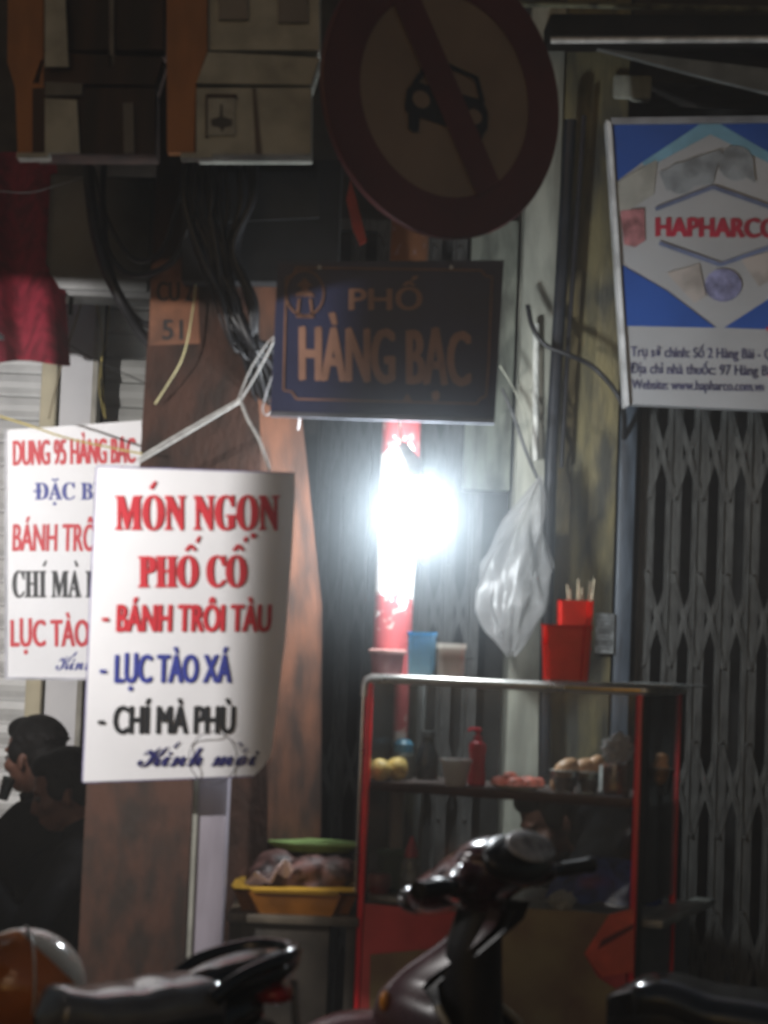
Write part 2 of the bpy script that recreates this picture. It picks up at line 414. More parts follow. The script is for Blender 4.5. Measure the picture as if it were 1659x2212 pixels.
MB().box(Vector(((xp1 + xp2) / 2 + .003, 7.19, 1.6)), (xp2 - xp1 - .006, .1, 3.0), bev=.004).build('white_post', mat('post_white', (.74, .74, .76), .5, var=.05, scale=5), ls)
MB().box(Vector(((xp2 + xp3) / 2 + .002, 7.17, 1.6)), (xp3 - xp2, .1, 3.0), bev=.003).build('post_edge', mat('edge_grey', (.38, .36, .31), .6, var=.15), ls)

# red awning hanging at the left edge
def red_f(u, v):
    px = -330 + u * (150 + 330) if v > .0 else 0
    py = 330 + v * (785 - 330) + 6 * math.sin(u * 14) * v
    Y = 6.75 - .55 * v + .035 * math.sin(u * 26) * (0.4 + v)
    q = P(px - 30 * (1 - v) * u, py, Y); return q
rb = MB().grid(lambda u, v: red_f(u, max(v, 1e-4)), 40, 14, .004).build('awning', mat('awning_red', (.20, .012, .028), .75, var=.2, scale=8, stretch=(4, 4, .8)), None, 60)
tag(rb, 'dark red cloth awning hanging at the left edge above the white shutter', 'awning')

# grey telecom cabinet
tc_ = thing('telecom_cabinet', 'flat dark grey metal cabinet behind the looped black cables', 'cabinet', P(215, 640, 6.5))
a, b = P(101, 380, 6.42), P(322, 640, 6.42)
MB().box(Vector(((a.x + b.x) / 2 + .01, 6.5, (a.z + b.z) / 2)), (b.x - a.x, .16, a.z - b.z + .02), bev=.008).build('body', mat('cab_grey', (.035, .036, .035), .45, var=.15), tc_)
MB().box(Vector(((a.x + b.x) / 2 + .01, 6.412, (a.z + b.z) / 2)), (b.x - a.x - .03, .014, a.z - b.z - .02), bev=.004).build('door', mat('cab_door', (.05, .052, .05), .4, var=.15), tc_)
q = P(153, 660, 6.45)
MB().tube([q + Vector((0, 0, .04)), q - Vector((0, 0, .03))], .007, 8).build('bracket', M_black, tc_)

# ------------------------------------------------------------------ brown utility pole
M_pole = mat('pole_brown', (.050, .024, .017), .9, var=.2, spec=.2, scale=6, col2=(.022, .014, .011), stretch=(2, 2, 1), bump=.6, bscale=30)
up = thing('utility_pole', 'broad tapering brown concrete pole with a stencilled code, behind the menu boards', 'pole', Vector((P(500, 1400, 6.2).x, 6.25, .125)))
def pole_ring(zt, xl, xr, yf, yb, z):
    xm = xl + (xr - xl) * .74
    return [Vector((xl, yf, z)), Vector((xm, yf, z)), Vector((xr, yf + .15, z)), Vector((xr, yb, z)), Vector((xl, yb, z))]
rings = []
for (pxl, pxr, py) in ((352, 545, -60), (333, 600, 500), (308, 650, 900), (285, 692, 1300), (262, 690, 1750), (240, 688, 2250)):
    l, r = P(pxl, py, 6.08), P(pxr, py, 6.08)
    rings.append(pole_ring(0, l.x, r.x, 6.08, 6.36, (l.z + r.z) / 2))
l, r = rings[-1][0].x - .02, rings[-1][2].x + .01
rings.append(pole_ring(0, l, r, 6.08, 6.38, .125))
mb = MB(); vr = [[mb.b.verts.new(p) for p in q] for q in rings]
for i in range(len(vr) - 1):
    for j in range(5): mb.b.faces.new((vr[i][j], vr[i][(j + 1) % 5], vr[i + 1][(j + 1) % 5], vr[i + 1][j]))
mb.b.faces.new(vr[0][::-1]); mb.b.faces.new(vr[-1])
es = [e for e in mb.b.edges if abs(e.verts[0].co.z - e.verts[1].co.z) > .05]
bmesh.ops.bevel(mb.b, geom=es, offset=.018, segments=3, affect='EDGES')
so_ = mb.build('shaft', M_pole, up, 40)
so_.data.materials.append(mat('pole_lit_facet', (.13, .056, .033), .85, var=.25, spec=.2, scale=6, col2=(.045, .028, .022), stretch=(2, 2, .8), bump=.3, bscale=30))
for f in so_.data.polygons:      # bulb light put into the colour: the right-hand facet is lighter and more orange
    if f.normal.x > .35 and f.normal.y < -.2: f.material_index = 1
pf = lambda x, y: 6.08
flatpoly('painted_band', [[(326, 575), (345, 560), (424, 556), (432, 742), (322, 746)]], lambda x, y: 6.08, mat('band_orange', (.15, .06, .03), .85, var=.25, scale=9), up, .0015)
M_st = mat('stencil', (.012, .01, .01), .8)
text('CU 2', 338, 418, 608, 650, pf, M_st, up, bold=1.5, name='stencil')
text('51', 350, 396, 690, 733, pf, M_st, up, bold=1.5, name='stencil')

# electricity meter boxes on the pole, above
M_or = mat('orange_panel', (.38, .155, .05), .7, var=.12, scale=6, stretch=(2, 2, .6))
M_mw = mat('meter_white', (.38, .38, .33), .55, var=.15, scale=9)
M_md = mat('meter_dark', (.040, .020, .014), .75, var=.35, scale=5, stretch=(3, 3, .5))
def meter_box(label, dx, side, right, front_m, window):
    t = thing('meter_box', label, 'meter box', P(side[0][0], 340, 5.75), 'electricity meter boxes')
    px_prism('side_panel', side, 5.70, .05, M_or, t)
    x0 = max(p[0] for p in side)
    px_prism('upper_cover', [(x0 + 1, -60), (right, -60), (right, 108), (x0 + 1, 108)], 5.72, .14, front_m, t)
    px_prism('slanted_cover', [(x0 + 1, 112), (right, 125), (right - 18, 183), (x0 - 24, 180)], 5.70, .13, front_m, t)
    px_prism('lower_cover', [(x0 - 24, 190), (right - 18, 190), (right - 18, 333), (x0 - 24, 333)], 5.68, .12, front_m, t)
    px_prism('ledge', [(x0 - 58, 330), (x0 + 10, 330), (x0 + 10, 340), (x0 - 58, 341)], 5.66, .05, M_mw, t)
    if window:
        for (wx, wy, w2, h2) in ((472, -40, 64, 82), (600, -40, 66, 88)):
            px_prism('window', [(wx, wy), (wx + w2, wy), (wx + w2, wy + h2), (wx, wy + h2)], 5.71, .009, mat('meter_glass', (.015, .012, .011), .2), t)
        wd = px_prism('window', [(447, 206), (508, 206), (508, 292), (447, 292)], 5.672, .007, mat('meter_pane', (.22, .235, .215), .25), t)
        px_prism('window_frame', [(444, 203), (511, 203), (511, 210), (444, 210)], 5.668, .011, M_md, wd)
        px_prism('window_frame', [(444, 203), (448, 203), (448, 296), (444, 296)], 5.6685, .011, M_md, wd)
        flatpoly('dial', [[(455, 258), (474, 252), (476, 225), (480, 225), (482, 252), (502, 258), (502, 272), (486, 275), (480, 286), (474, 275), (457, 272)]], lambda x, y: 5.672, M_ink, wd, .001)
        px_prism('seam', [(545, 190), (552, 190), (566, 333), (552, 333)], 5.676, .004, mat('seam', (.10, .075, .06), .6), t)
    return t
meter_box('pale electricity meter box with dark windows and orange side, left of the round sign', 0, [(359, -60), (448, -60), (447, 110), (423, 182), (419, 327), (361, 327)], 690, M_mw, True)
mb2 = meter_box('dark brown electricity meter box with orange side at the top left corner', 0, [(17, -60), (94, -60), (94, 330), (38, 328), (33, 190), (16, 135)], 352, M_md, False)
px_prism('white_panel', [(97, -60), (138, -60), (148, 144), (97, 144)], 5.672, .007, M_mw, mb2)
px_prism('white_panel', [(97, 212), (166, 216), (172, 330), (97, 332)], 5.662, .007, M_mw, mb2)
px_prism('latch', [(97, 176), (178, 180), (178, 206), (97, 206)], 5.664, .007, mat('latch', (.10, .10, .095), .5), mb2)
px_prism('light_strip', [(265, 222), (288, 222), (290, 330), (268, 330)], 5.664, .007, mat('strip', (.13, .12, .11), .6), mb2)
px_prism('light_strip', [(236, -60), (246, -60), (246, 140), (236, 140)], 5.700, .009, mat('strip', (.13, .12, .11), .6), mb2)

# junction box and cables under the meter boxes
jx = thing('junction_box', 'black junction box under the pale meter box, left of the round sign', 'junction box', P(560, 560, 6.0))
px_prism('body', [(392, 348), (738, 345), (730, 610), (392, 606)], 5.98, .09, mat('jbox', (.010, .010, .011), .8, var=.2), jx)
px_prism('lid', [(470, 372), (690, 370), (690, 470), (470, 480)], 5.966, .012, mat('jlid', (.016, .016, .017), .6, var=.2), jx)
cb = thing('cable_bundle', 'thick bundle of black cables fanning down from the meter boxes across the pole', 'cables', P(480, 345, 5.9))
for k in range(22):
    o, o2, o3 = (random.uniform(-1, 1) for _ in range(3)); s = random.random()
    x0 = 392 + 165 * s
    pts = [(x0, 330, 5.92), (x0 + 8 + 20 * o2, 430, 5.90 + .03 * o), (430 + 95 * s + 22 * o, 540, 5.90 + .03 * o2), (468 + 80 * s + 20 * o3, 650, 5.90 + .03 * o), (508 + 60 * s + 16 * o, 745 + 20 * o2, 5.92 + .02 * o3), (540 + 60 * s + 14 * o2, 800 + 50 * o, 6.03), (575 + 40 * s, 890, 6.2)]
    cable('cable', M_cable, pts, random.choice((.003, .004, .006, .009, .012)), cb)
def loop(label, pts, rs, nm='cable', m=None):
    return tag(cable(nm, m or M_cable, pts, rs), label, 'cable')
loop('thick black cable hanging from the dark meter box in front of the grey cabinet', [(190, 330, 6.1), (193, 400, 6.1), (206, 500, 6.15), (228, 580, 6.2), (262, 650, 6.2), (300, 715, 6.15), (345, 765, 6.1)], .017)
loop('black cable running beside the thick one and bending onto the brown pole', [(225, 330, 6.15), (222, 450, 6.2), (240, 590, 6.25), (285, 680, 6.2), (335, 710, 6.15)], .011)
loop('black cable slung in a wide loop between grey cabinet and brown pole', [(215, 440, 6.25), (228, 530, 6.2), (270, 590, 6.15), (330, 590, 6.05), (385, 550, 6.0), (410, 470, 5.98)], .010)
loop('black cable making the upper, smaller loop over the grey cabinet', [(200, 360, 6.2), (235, 480, 6.2), (290, 560, 6.15), (350, 540, 6.05), (392, 420, 5.98)], .007)
M_yw = mat('yellow_wire', (.45, .36, .10), .5)
loop('thin yellow wire hanging over the grey shutter beside the white post', [(205, 640, 6.7), (222, 740, 6.7), (214, 830, 6.7), (225, 900, 6.7)], .0016, 'wire', M_yw)
loop('thin yellowish wire looping beside the first over the grey shutter', [(238, 640, 6.72), (230, 740, 6.72), (218, 780, 6.72), (228, 905, 6.72)], .0014, 'wire', M_yw)
loop('pale yellow wire curving down the orange stencilled part of the pole', [(425, 590, 6.05), (415, 680, 6.03), (395, 770, 6.02), (362, 830, 6.03), (335, 872, 6.05)], .0028, 'wire', mat('wire_cream', (.42, .38, .20), .5))
loop('yellow wire sagging in front of the left menu board from the frame edge', [(-20, 893, 6.0), (60, 918, 6.0), (140, 945, 6.0), (230, 965, 6.0), (306, 980, 5.98)], .003, 'wire', M_yw)
loop('thin brown wire slanting up the white post beside the red awning', [(105, 905, 6.6), (130, 800, 6.6), (165, 690, 6.6), (180, 640, 6.6)], .003, 'wire', mat('wire_tan', (.30, .25, .16), .6))
loop('hair-thin dark wire crossing from the white post to the brown pole', [(135, 735, 6.5), (200, 775, 6.5), (320, 830, 6.2)], .0018, 'wire')
loop('pale thin wire sagging across the top of the red awning', [(-20, 410, 6.1), (60, 416, 6.1), (130, 398, 6.1), (190, 380, 6.1)], .002, 'wire', mat('wire_dim', (.2, .2, .2), .5))
loop('short J-shaped white wire hook hanging left of the street name sign', [(592, 800, 5.9), (575, 850, 5.9), (567, 885, 5.9), (577, 897, 5.9), (588, 882, 5.9)], .0022, 'wire', mat('hook', (.35, .35, .36), .4))
loop('short straight white wire poking from under the street name sign', [(648, 888, 5.95), (646, 910, 5.95), (644, 928, 5.95)], .0028, 'wire', mat('wire_white', (.7, .7, .72), .4))
cd = thing('cord', 'twisted white plastic cord tying the front menu board up to the street sign', 'cord', P(518, 862, 5.85))
M_cord = mat('cord_white', (.48, .48, .46), .5, var=.1, scale=60)
for (p, rr) in (([(296, 992, 5.88), (400, 930, 5.86), (516, 864, 5.85)], .0038), ([(300, 998, 5.88), (405, 936, 5.86), (519, 868, 5.85)], .0034), ([(515, 862, 5.85), (540, 800, 5.88), (575, 745, 5.9), (592, 728, 5.9)], .0026), ([(518, 866, 5.85), (550, 815, 5.88), (580, 760, 5.9), (592, 735, 5.9)], .0030), ([(518, 862, 5.85), (535, 905, 5.78), (560, 950, 5.70), (582, 1015, 5.61)], .0042)):
    cable('strand', M_cord, p, rr, cd)
MB().ell(P(518, 865, 5.848), (.006, .006, .008)).build('knot', M_cord, cd)

# ------------------------------------------------------------------ menu boards
def outline(name, poly, Yf, m, parent, depth=.012):
    b = MB()
    a = [P(x, y, Yf(x, y)) for x, y in poly]
    b.prism(a, (0, depth, 0)); return b.build(name, m, parent, 20)
Yl = lambda x, y: 6.35
lm = thing('menu_board', 'white menu board partly hidden at the left, headed DUNG 95 HÀNG BẠC', 'sign', P(160, 1462, 6.36), 'menu boards')
outline('panel', [(13, 929), (306, 908), (306, 1465), (14, 1462)], Yl, M_white, lm, .02)
outline('frame', [(10, 926), (13.5, 929), (14.5, 1462), (306, 1465), (306, 1471), (10, 1468)], lambda x, y: 6.345, mat('frame_grey', (.45, .45, .5), .4), lm, .03)
text('DUNG 95 HÀNG BẠC', 27, 293, 951, 1005, Yl, M_red, lm, 2, slope=-.022)
text(serif('ĐẶC BIỆT').replace('Đ', serif('D')).replace('Ặ', serif('A')).replace('Ệ', serif('E')), 75, 272, 1042, 1079, Yl, M_blue, lm, 1,
     extra=[stroke(72, 1061, 90, 1061, 4), stroke(112, 1035, 119, 1038, 4), stroke(119, 1038, 126, 1034, 4), dot(118, 1088, 4)])
text('BÁNH TRÔI TÀU', 26, 300, 1131, 1190, Yl, M_red, lm, 1.8, shear=.06)
text(serif('CHI MA PHU'), 26, 270, 1232, 1290, Yl, M_ink, lm, 1.5, extra=[stroke(94, 1223, 100, 1211, 6, 4), stroke(162, 1211, 167, 1224, 4, 6)])
text('LỤC TÀO XÁ', 22, 262, 1338, 1396, Yl, M_red, lm, 2.2)
text(script('Kinh moi'), 120, 270, 1412, 1447, Yl, M_blue, lm, 0.4, shear=.1, extra=[stroke(158, 1418, 166, 1408, 4, 3)])

def Ym(x, y):
    edge = 545 - (y - 1030) * .02
    return 5.60 if x < edge else 5.60 + .028 * ((x - edge) / 90) ** 2
mm = thing('menu_board', 'white menu board in front of the pole, headed MÓN NGON PHỐ CỔ', 'sign', P(380, 1688, 5.61), 'menu boards')
TOP = [(210, 1009), (637, 1023)]
def right_x(y):
    pts = [(1023, 636), (1060, 637), (1178, 631), (1378, 616), (1628, 586), (1662, 566), (1676, 548)]
    for (y0, x0), (y1, x1) in zip(pts, pts[1:]):
        if y <= y1: return x0 + (x1 - x0) * (y - y0) / (y1 - y0)
    return pts[-1][1]
def mm_f(u, v, off=0.0):
    yl = 1009 + v * (1689 - 1009); xl = 210 - 30 * v
    yr = 1024 + v * (1675 - 1024); xr = right_x(yr)
    x = xl + (xr - xl) * u; y = yl + (yr - yl) * u
    return P(x, y, Ym(x, y) + off + .004)
MB().grid(lambda u, v: mm_f(u, v), 40, 30, .002).build('panel', M_white, mm, 60)
fr_ = MB()
for e in (lambda t: mm_f(0, t, .003), lambda t: mm_f(t, 0, .003), lambda t: mm_f(t, 1, .003)):
    fr_.tube([e(i / 24) for i in range(25)], .0045, 6)
fr_.build('edging', mat('edging', (.28, .26, .42), .4), mm, 60)
text(serif('MON NGON'), 247, 605, 1069, 1144, Ym, M_red, mm, 2.5, extra=[stroke(325, 1056, 336, 1040, 9, 6), dot(547, 1157, 6.5)])
text(serif('PHO CO'), 297, 534, 1200, 1268, Ym, M_red, mm, 2.8, slope=-.005,
     extra=[stroke(401, 1190, 411, 1177, 7), stroke(411, 1177, 422, 1189, 7), stroke(424, 1172, 431, 1158, 7, 5), stroke(504, 1190, 514, 1177, 7), stroke(514, 1177, 525, 1189, 7), stroke(526, 1166, 533, 1160, 5), stroke(533, 1160, 529, 1172, 5)])
M_dk = M_ink
text('BÁNH TRÔI TÀU', 250, 586, 1305, 1364, Ym, M_red, mm, 2.6, lean=.03)
flatpoly('lettering', [stroke(220, 1338, 234, 1338, 8)], Ym, M_red, mm, .003)
text('LỤC TÀO XÁ', 246, 500, 1413, 1474, Ym, M_blue, mm, 2.6, lean=.03)
flatpoly('lettering', [stroke(215, 1450, 229, 1450, 8)], Ym, M_blue, mm, .003)
text('CHÍ MÀ PHÙ', 243, 507, 1524, 1584, Ym, M_ink, mm, 2.5, lean=.03)
flatpoly('lettering', [stroke(211, 1560, 226, 1560, 8)], Ym, M_ink, mm, .003)
text(script('Kinh moi'), 296, 560, 1608, 1655, Ym, mat('navy_paint', (.02, .022, .14), .5), mm, 0.9, shear=.18, slope=-.006,
     extra=[stroke(375, 1615, 388, 1602, 5, 3), stroke(515, 1602, 524, 1612, 3, 5), stroke(526, 1624, 534, 1616, 4, 3)])
c = MB().tube([P(460 + 52 * math.cos(t * .2618), 1637 + 56 * math.sin(t * .2618), 5.588 + .012 * math.sin(t)) for t in range(25)], .0014, 6).build('wire', mat('wire_loop', (.10, .09, .09), .5), None, 60)
tag(c, 'thin dark wire coiled in a ring at the bottom of the front menu board', 'wire')

# post and board below the menu board
po = thing('steel_post', 'grey-lilac square steel post below the front menu board', 'post', Vector((P(448, 1900, 5.9).x, 5.87, .125)))
a, b = P(411, 1880, 5.72), P(486, 1880, 5.72)
MB().box(Vector(((a.x + b.x) / 2, 5.766, .66)), (b.x - a.x, .09, 1.06), bev=.008).build('post', mat('post_lilac', (.34, .31, .36), .45, var=.1, scale=5, stretch=(3, 3, .6)), po)
MB().box(Vector((a.x + .007, 5.717, .66)), (.012, .006, 1.06)).build('edge_strip', M_mw, po)
wb = MB()
a, b = P(177, 1860, 5.96), P(408, 1860, 5.96)
wb.box(Vector(((a.x + b.x) / 2, 5.985, .78)), (b.x - a.x, .03, 1.3), bev=.004)
tag(wb.build('wooden_board', mat('board_brown', (.075, .034, .022), .85, var=.3, scale=9, col2=(.030, .019, .014), stretch=(2, 2, .9), bump=.3, bscale=20)), 'weathered brown board standing below the front menu board beside the steel post', 'board')

# ------------------------------------------------------------------ sign post, round sign, street name sign
def bands_mat():
    m = bpy.data.materials.new('red_white_bands'); m.use_nodes = True; t = m.node_tree; b = t.nodes['Principled BSDF']
    b.inputs['Roughness'].default_value = .55
    g = t.nodes.new('ShaderNodeNewGeometry'); sx = t.nodes.new('ShaderNodeSeparateXYZ'); L = t.links.new
    n = t.nodes.new('ShaderNodeTexNoise'); n.inputs['Scale'].default_value = 22; n.inputs['Detail'].default_value = 6
    L(g.outputs['Position'], sx.inputs[0]); L(g.outputs['Position'], n.inputs['Vector'])
    ad = t.nodes.new('ShaderNodeMath'); ad.operation = 'MULTIPLY_ADD'; ad.inputs[1].default_value = .30; L(n.outputs['Fac'], ad.inputs[0]); L(sx.outputs[2], ad.inputs[2])
    mr = t.nodes.new('ShaderNodeMapRange'); mr.inputs['From Min'].default_value = 0; mr.inputs['From Max'].default_value = 4; L(ad.outputs[0], mr.inputs['Value'])
    cr = t.nodes.new('ShaderNodeValToRGB'); cr.color_ramp.interpolation = 'CONSTANT'; els = cr.color_ramp.elements
    W, Rd, Og = (.72, .70, .68, 1), (.30, .055, .06, 1), (.34, .14, .06, 1)
    zs = [(0, W), (P(845, 1660, 6).z, Rd), (P(850, 1300, 6).z + .15, W), (P(860, 985, 6).z + .15, Rd), (P(870, 700, 6).z, Og)]
    zs = [(0, (.40, .33, .30, 1)), (P(845, 1500, 6).z, Rd), (P(850, 1300, 6).z + .15, W), (P(860, 985, 6).z + .15, Rd), (P(870, 700, 6).z, Og)]
    els[0].position = 0; els[0].color = zs[0][1]; els[1].position = zs[1][0] / 4; els[1].color = zs[1][1]
    for z, c in zs[2:]:
        e = els.new(z / 4); e.color = c
    L(mr.outputs[0], cr.inputs[0])
    n3 = t.nodes.new('ShaderNodeTexNoise'); n3.inputs['Scale'].default_value = 40; n3.inputs['Detail'].default_value = 6; L(g.outputs['Position'], n3.inputs['Vector'])
    th = t.nodes.new('ShaderNodeMath'); th.operation = 'GREATER_THAN'; th.inputs[1].default_value = .62; L(n3.outputs['Fac'], th.inputs[0])
    mx = t.nodes.new('ShaderNodeMixRGB'); mx.inputs[2].default_value = (.40, .25, .22, 1); L(th.outputs[0], mx.inputs[0]); L(cr.outputs[0], mx.inputs[1])
    L(mx.outputs[0], b.inputs['Base Color'])
    return m
ps = thing('sign_post', 'round steel sign post painted in red and white bands behind the bulb', 'post', Vector((P(848, 1400, 6.06).x, 6.06, .125)))
tp, bt = P(895, 300, 6.06), P(846, 1420, 6.06)
d = (tp - bt) / (tp.z - bt.z)
bt0 = bt - d * (bt.z - .125)
MB().tube([bt0, bt, tp, tp + d * .3], .057, 28).build('pole', bands_mat(), ps, 40)
MB().lathe(bt0, [(.11, 0), (.11, .02), (.07, .03), (.062, .08)], 24).build('base_collar', mat('collar', (.25, .10, .09), .7), ps)
for py in (585, 880):
    q = P(880 - (py - 585) * .06, py, 6.06)
    MB().lathe(q, [(.0595, -.012), (.0595, .012)], 24).build('clamp', M_alu, ps)

# round "no cars" sign
rc = P(962, 206, 5.70)
rs = thing('traffic_sign', 'round traffic sign with red ring, slash and a black car, no cars allowed', 'traffic sign', rc, None, Euler((0, 0, R(33))))
kx = mpp(5.70)
def dl(px, py, off):   # local disc coordinates in photo pixels about the sign's centre
    return Vector(((px) * kx, off, -(py) * kx))
M_sr = mat('sign_red', (.11, .026, .026), .45, var=.1, scale=4)
M_sc = mat('sign_cream', (.26, .185, .13), .5, var=.08, scale=4)
def disc(mb, r0, r1, y, n=72, t=.002):
    for i in range(n):
        a0, a1 = 2 * math.pi * i / n, 2 * math.pi * (i + 1) / n
        c = lambda r, a: dl(r * math.cos(a), r * math.sin(a), y)
        mb.face([c(r0, a0), c(r1, a0), c(r1, a1), c(r0, a1)] if r0 > 0 else [dl(0, 0, y), c(r1, a0), c(r1, a1)])
    return mb
MB().lathe(Vector((0, 0, 0)), [(313 * kx, 0), (316 * kx, .004), (316 * kx, .016), (313 * kx, .02)], 72, Vector((0, 1, 0))).build('plate', M_sr, rs, 30, world=False)
disc(MB(), 0, 226, -.003).build('face', M_sc, rs, 0, world=False)
disc(MB(), 225, 312, -.006).build('ring', M_sr, rs, 0, world=False)
mb = MB(); ang = math.atan2(385, 240)
ux, uy = math.cos(ang), math.sin(ang)
mb.face([dl(s * ux * 227 + e * -uy * 36, s * uy * 227 + e * ux * 36, -.012) for s, e in ((-1, -1), (1, -1), (1, 1), (-1, 1))])
mb.build('slash', M_sr, rs, 0, world=False)
S = 1 / .835
def cp(pts): return [dl((x - 962) * S, y - 206, -.009) for x, y in pts]
mb = MB()
mb.face(cp([(870, 250), (873, 215), (888, 192), (1040, 200), (1055, 225), (1055, 262), (1045, 278), (960, 275), (872, 262)]))
for p in ([(884, 195), (915, 140), (925, 146), (897, 196)], [(915, 140), (950, 133), (1030, 150), (1028, 159), (950, 143), (922, 149)], [(1030, 150), (1048, 205), (1036, 205), (1020, 157)],
          [(878, 262), (904, 264), (902, 300), (890, 304), (880, 298)], [(1022, 274), (1046, 276), (1042, 298), (1030, 300)]):
    mb.face(cp(p))
mb.build('car_symbol', M_ink, rs, 0, world=False)
mb = MB()
for (x, y, r) in ((905, 229, 19), (1024, 242, 17)):
    mb.face([dl((x - 962) * S + r * S * math.cos(t * .2618), y - 206 + r * math.sin(t * .2618), -.0105) for t in range(24)])
mb.build('headlamp_symbol', M_sc, rs, 0, world=False)
MB().box(Vector((0, .10, 0)), (.06, .16, .5)).build('bracket', M_alu, rs, 30, world=False)
# red-orange ribbon-like strip at the lower left rim
c = MB().prism([P(757, 388, 5.9), P(770, 430, 5.9), P(792, 520, 5.9), P(778, 530, 5.9), P(762, 495, 5.9), P(748, 430, 5.9)], (0, .006, 0)).build('ribbon', mat('ribbon_red', (.40, .05, .03), .6))
tag(c, 'narrow red strip hanging below the left rim of the round sign', 'ribbon')

# street name sign
Ys = lambda x, y: 5.78
ss = thing('street_sign', 'dark blue street name plate reading PHỐ HÀNG BẠC below the round sign', 'street sign', P(835, 905, 5.79))
px_prism('plate', [(600, 566), (1089, 562), (1069, 905), (584, 888)], 5.78, .022, mat('plate_navy', (.022, .028, .072), .4, var=.1, scale=5), ss)
px_prism('bottom_rail', [(583, 889), (1068, 906), (1068, 915), (583, 898)], 5.772, .038, mat('rail_dark', (.16, .17, .20), .35, .6), ss)
M_gold = mat('letter_gold', (.30, .16, .11), .5, var=.1)
M_line = mat('line_gold', (.20, .10, .065), .5)
text('PHỐ', 753, 912, 623, 669, Ys, M_gold, ss, 2.2, slope=-.002)
text('HÀNG BẠC', 645, 1018, 703, 820, Ys, M_gold, ss, 4.2, slope=.034)
LN = []
pts = [(640, 578), (1040, 584), (1048, 596), (1063, 598), (1055, 790), (1050, 855), (1036, 862), (1030, 872), (640, 862), (630, 846), (612, 843), (618, 600), (632, 594), (640, 578)]
for p, q in zip(pts, pts[1:]): LN.append(stroke(*p, *q, 4))
LN.append([(868, 868), (892, 869), (880, 850)])
flatpoly('border', LN, Ys, M_line, ss, .0035)
EM = []
for i in range(28):
    a0, a1 = 2 * math.pi * i / 28, 2 * math.pi * (i + 1) / 28
    EM.append([(658 + r * math.cos(a), 633 + r * 1.2 * math.sin(a)) for r, a in ((39, a0), (43, a0), (43, a1), (39, a1))])
EM += [[(636, 640), (680, 641), (672, 630), (644, 629)], [(640, 618), (676, 619), (658, 600)], stroke(646, 645, 642, 682, 6), stroke(670, 645, 674, 682, 6), stroke(640, 684, 678, 685, 5), [(650, 628), (666, 628), (666, 619), (650, 619)]]
flatpoly('emblem', EM, Ys, M_line, ss, .004)
for py in (600, 860):
    q = P(868, py, 5.8); MB().box(Vector((q.x, 5.905, q.z)), (.05, .20, .03), bev=.003).build('bracket', M_alu, ss)
for px in (690, 975):
    MB().lathe(P(px, 578, 5.78), [(.006, 0), (.006, .004), (.003, .006)], 10, Vector((0, -1, 0))).build('bolt', M_alu, ss)

# ------------------------------------------------------------------ blue and white signboard on the right
Yh = lambda x, y: 6.62
hb = thing('signboard', 'blue and white pharmacy signboard reading HAPHARCO above the folding gate', 'signboard', P(1560, 880, 6.66))
hq = [(1315, 262), (1790, 256), (1800, 892), (1353, 872)]
px_prism('panel', hq, 6.62, .06, mat('hb_white', (.42, .42, .43), .45, var=.05, scale=3), hb)
px_prism('frame', [(1310, 258), (1320, 264), (1359, 876), (1350, 878)], 6.605, .07, mat('hb_frame', (.72, .72, .72), .35), hb)
px_prism('frame', [(1320, 254), (1790, 248), (1790, 262), (1320, 267)], 6.607, .07, mat('hb_frame_top', (.30, .30, .32), .35), hb)
M_hb = mat('hb_blue', (.02, .085, .36), .45, var=.06, scale=4)
for pl_ in ([[(1323, 270), (1512, 268), (1388, 350), (1332, 392)], [(1556, 268), (1786, 264), (1788, 392), (1700, 352)], [(1343, 572), (1440, 628), (1546, 708), (1352, 704)], [(1564, 708), (1700, 620), (1794, 560), (1796, 716)]]): flatpoly('blue_corner', [pl_], Yh, M_hb, hb, .003)
flatpoly('pale_blue_edge', [[(1512, 268), (1556, 268), (1700, 352), (1690, 366), (1535, 290), (1392, 366), (1388, 350)]], Yh, mat('hb_sky', (.20, .40, .52), .45, var=.1), hb, .0035)
flatpoly('printed_picture', [[(1332, 395), (1388, 360), (1420, 345), (1412, 420), (1334, 470)]], Yh, mat('hb_tan', (.38, .37, .33), .5, var=.1), hb, .004)
M_gb = mat('hb_greyblue', (.27, .29, .31), .5, var=.2, scale=16)
for k, pl_ in enumerate((dot(1470, 385, 34, 16), [(1424, 372), (1500, 340), (1560, 322), (1540, 396), (1440, 412)], dot(1590, 352, 38, 16), [(1550, 330), (1625, 338), (1632, 396), (1600, 374)])):
    flatpoly('printed_picture', [pl_], Yh, M_gb, hb, .0042 + .0003 * k)
flatpoly('printed_picture', [[(1340, 455), (1392, 450), (1394, 520), (1372, 534), (1348, 528)]], Yh, mat('hb_pink', (.42, .17, .18), .5, var=.25, scale=25), hb, .0044)
flatpoly('printed_picture', [[(1524 + 38 + 40 * math.cos(t * .35), 616 + 36 * math.sin(t * .35)) for t in range(18)]], Yh, mat('hb_violet', (.25, .25, .42), .5, var=.3, scale=22), hb, .0044)
for pl_ in ([[(1440, 590), (1510, 570), (1525, 640), (1500, 655)], [(1600, 560), (1659, 545), (1700, 580), (1640, 620)]]): flatpoly('printed_picture', [pl_], Yh, mat('hb_peach', (.42, .37, .34), .5, var=.15), hb, .0041)
flatpoly('logo_lines', [stroke(1416, 452, 1540, 404, 9), stroke(1540, 404, 1670, 450, 9), stroke(1424, 525, 1556, 572, 9), stroke(1556, 572, 1680, 528, 9)], Yh, mat('hb_line', (.15, .18, .30), .5), hb, .005)
text('HAPHARCO', 1415, 1684, 469, 510, Yh, mat('hb_red', (.42, .02, .05), .5), hb, 3.4, slope=.012)
M_hn = mat('hb_navy', (.07, .07, .14), .5)
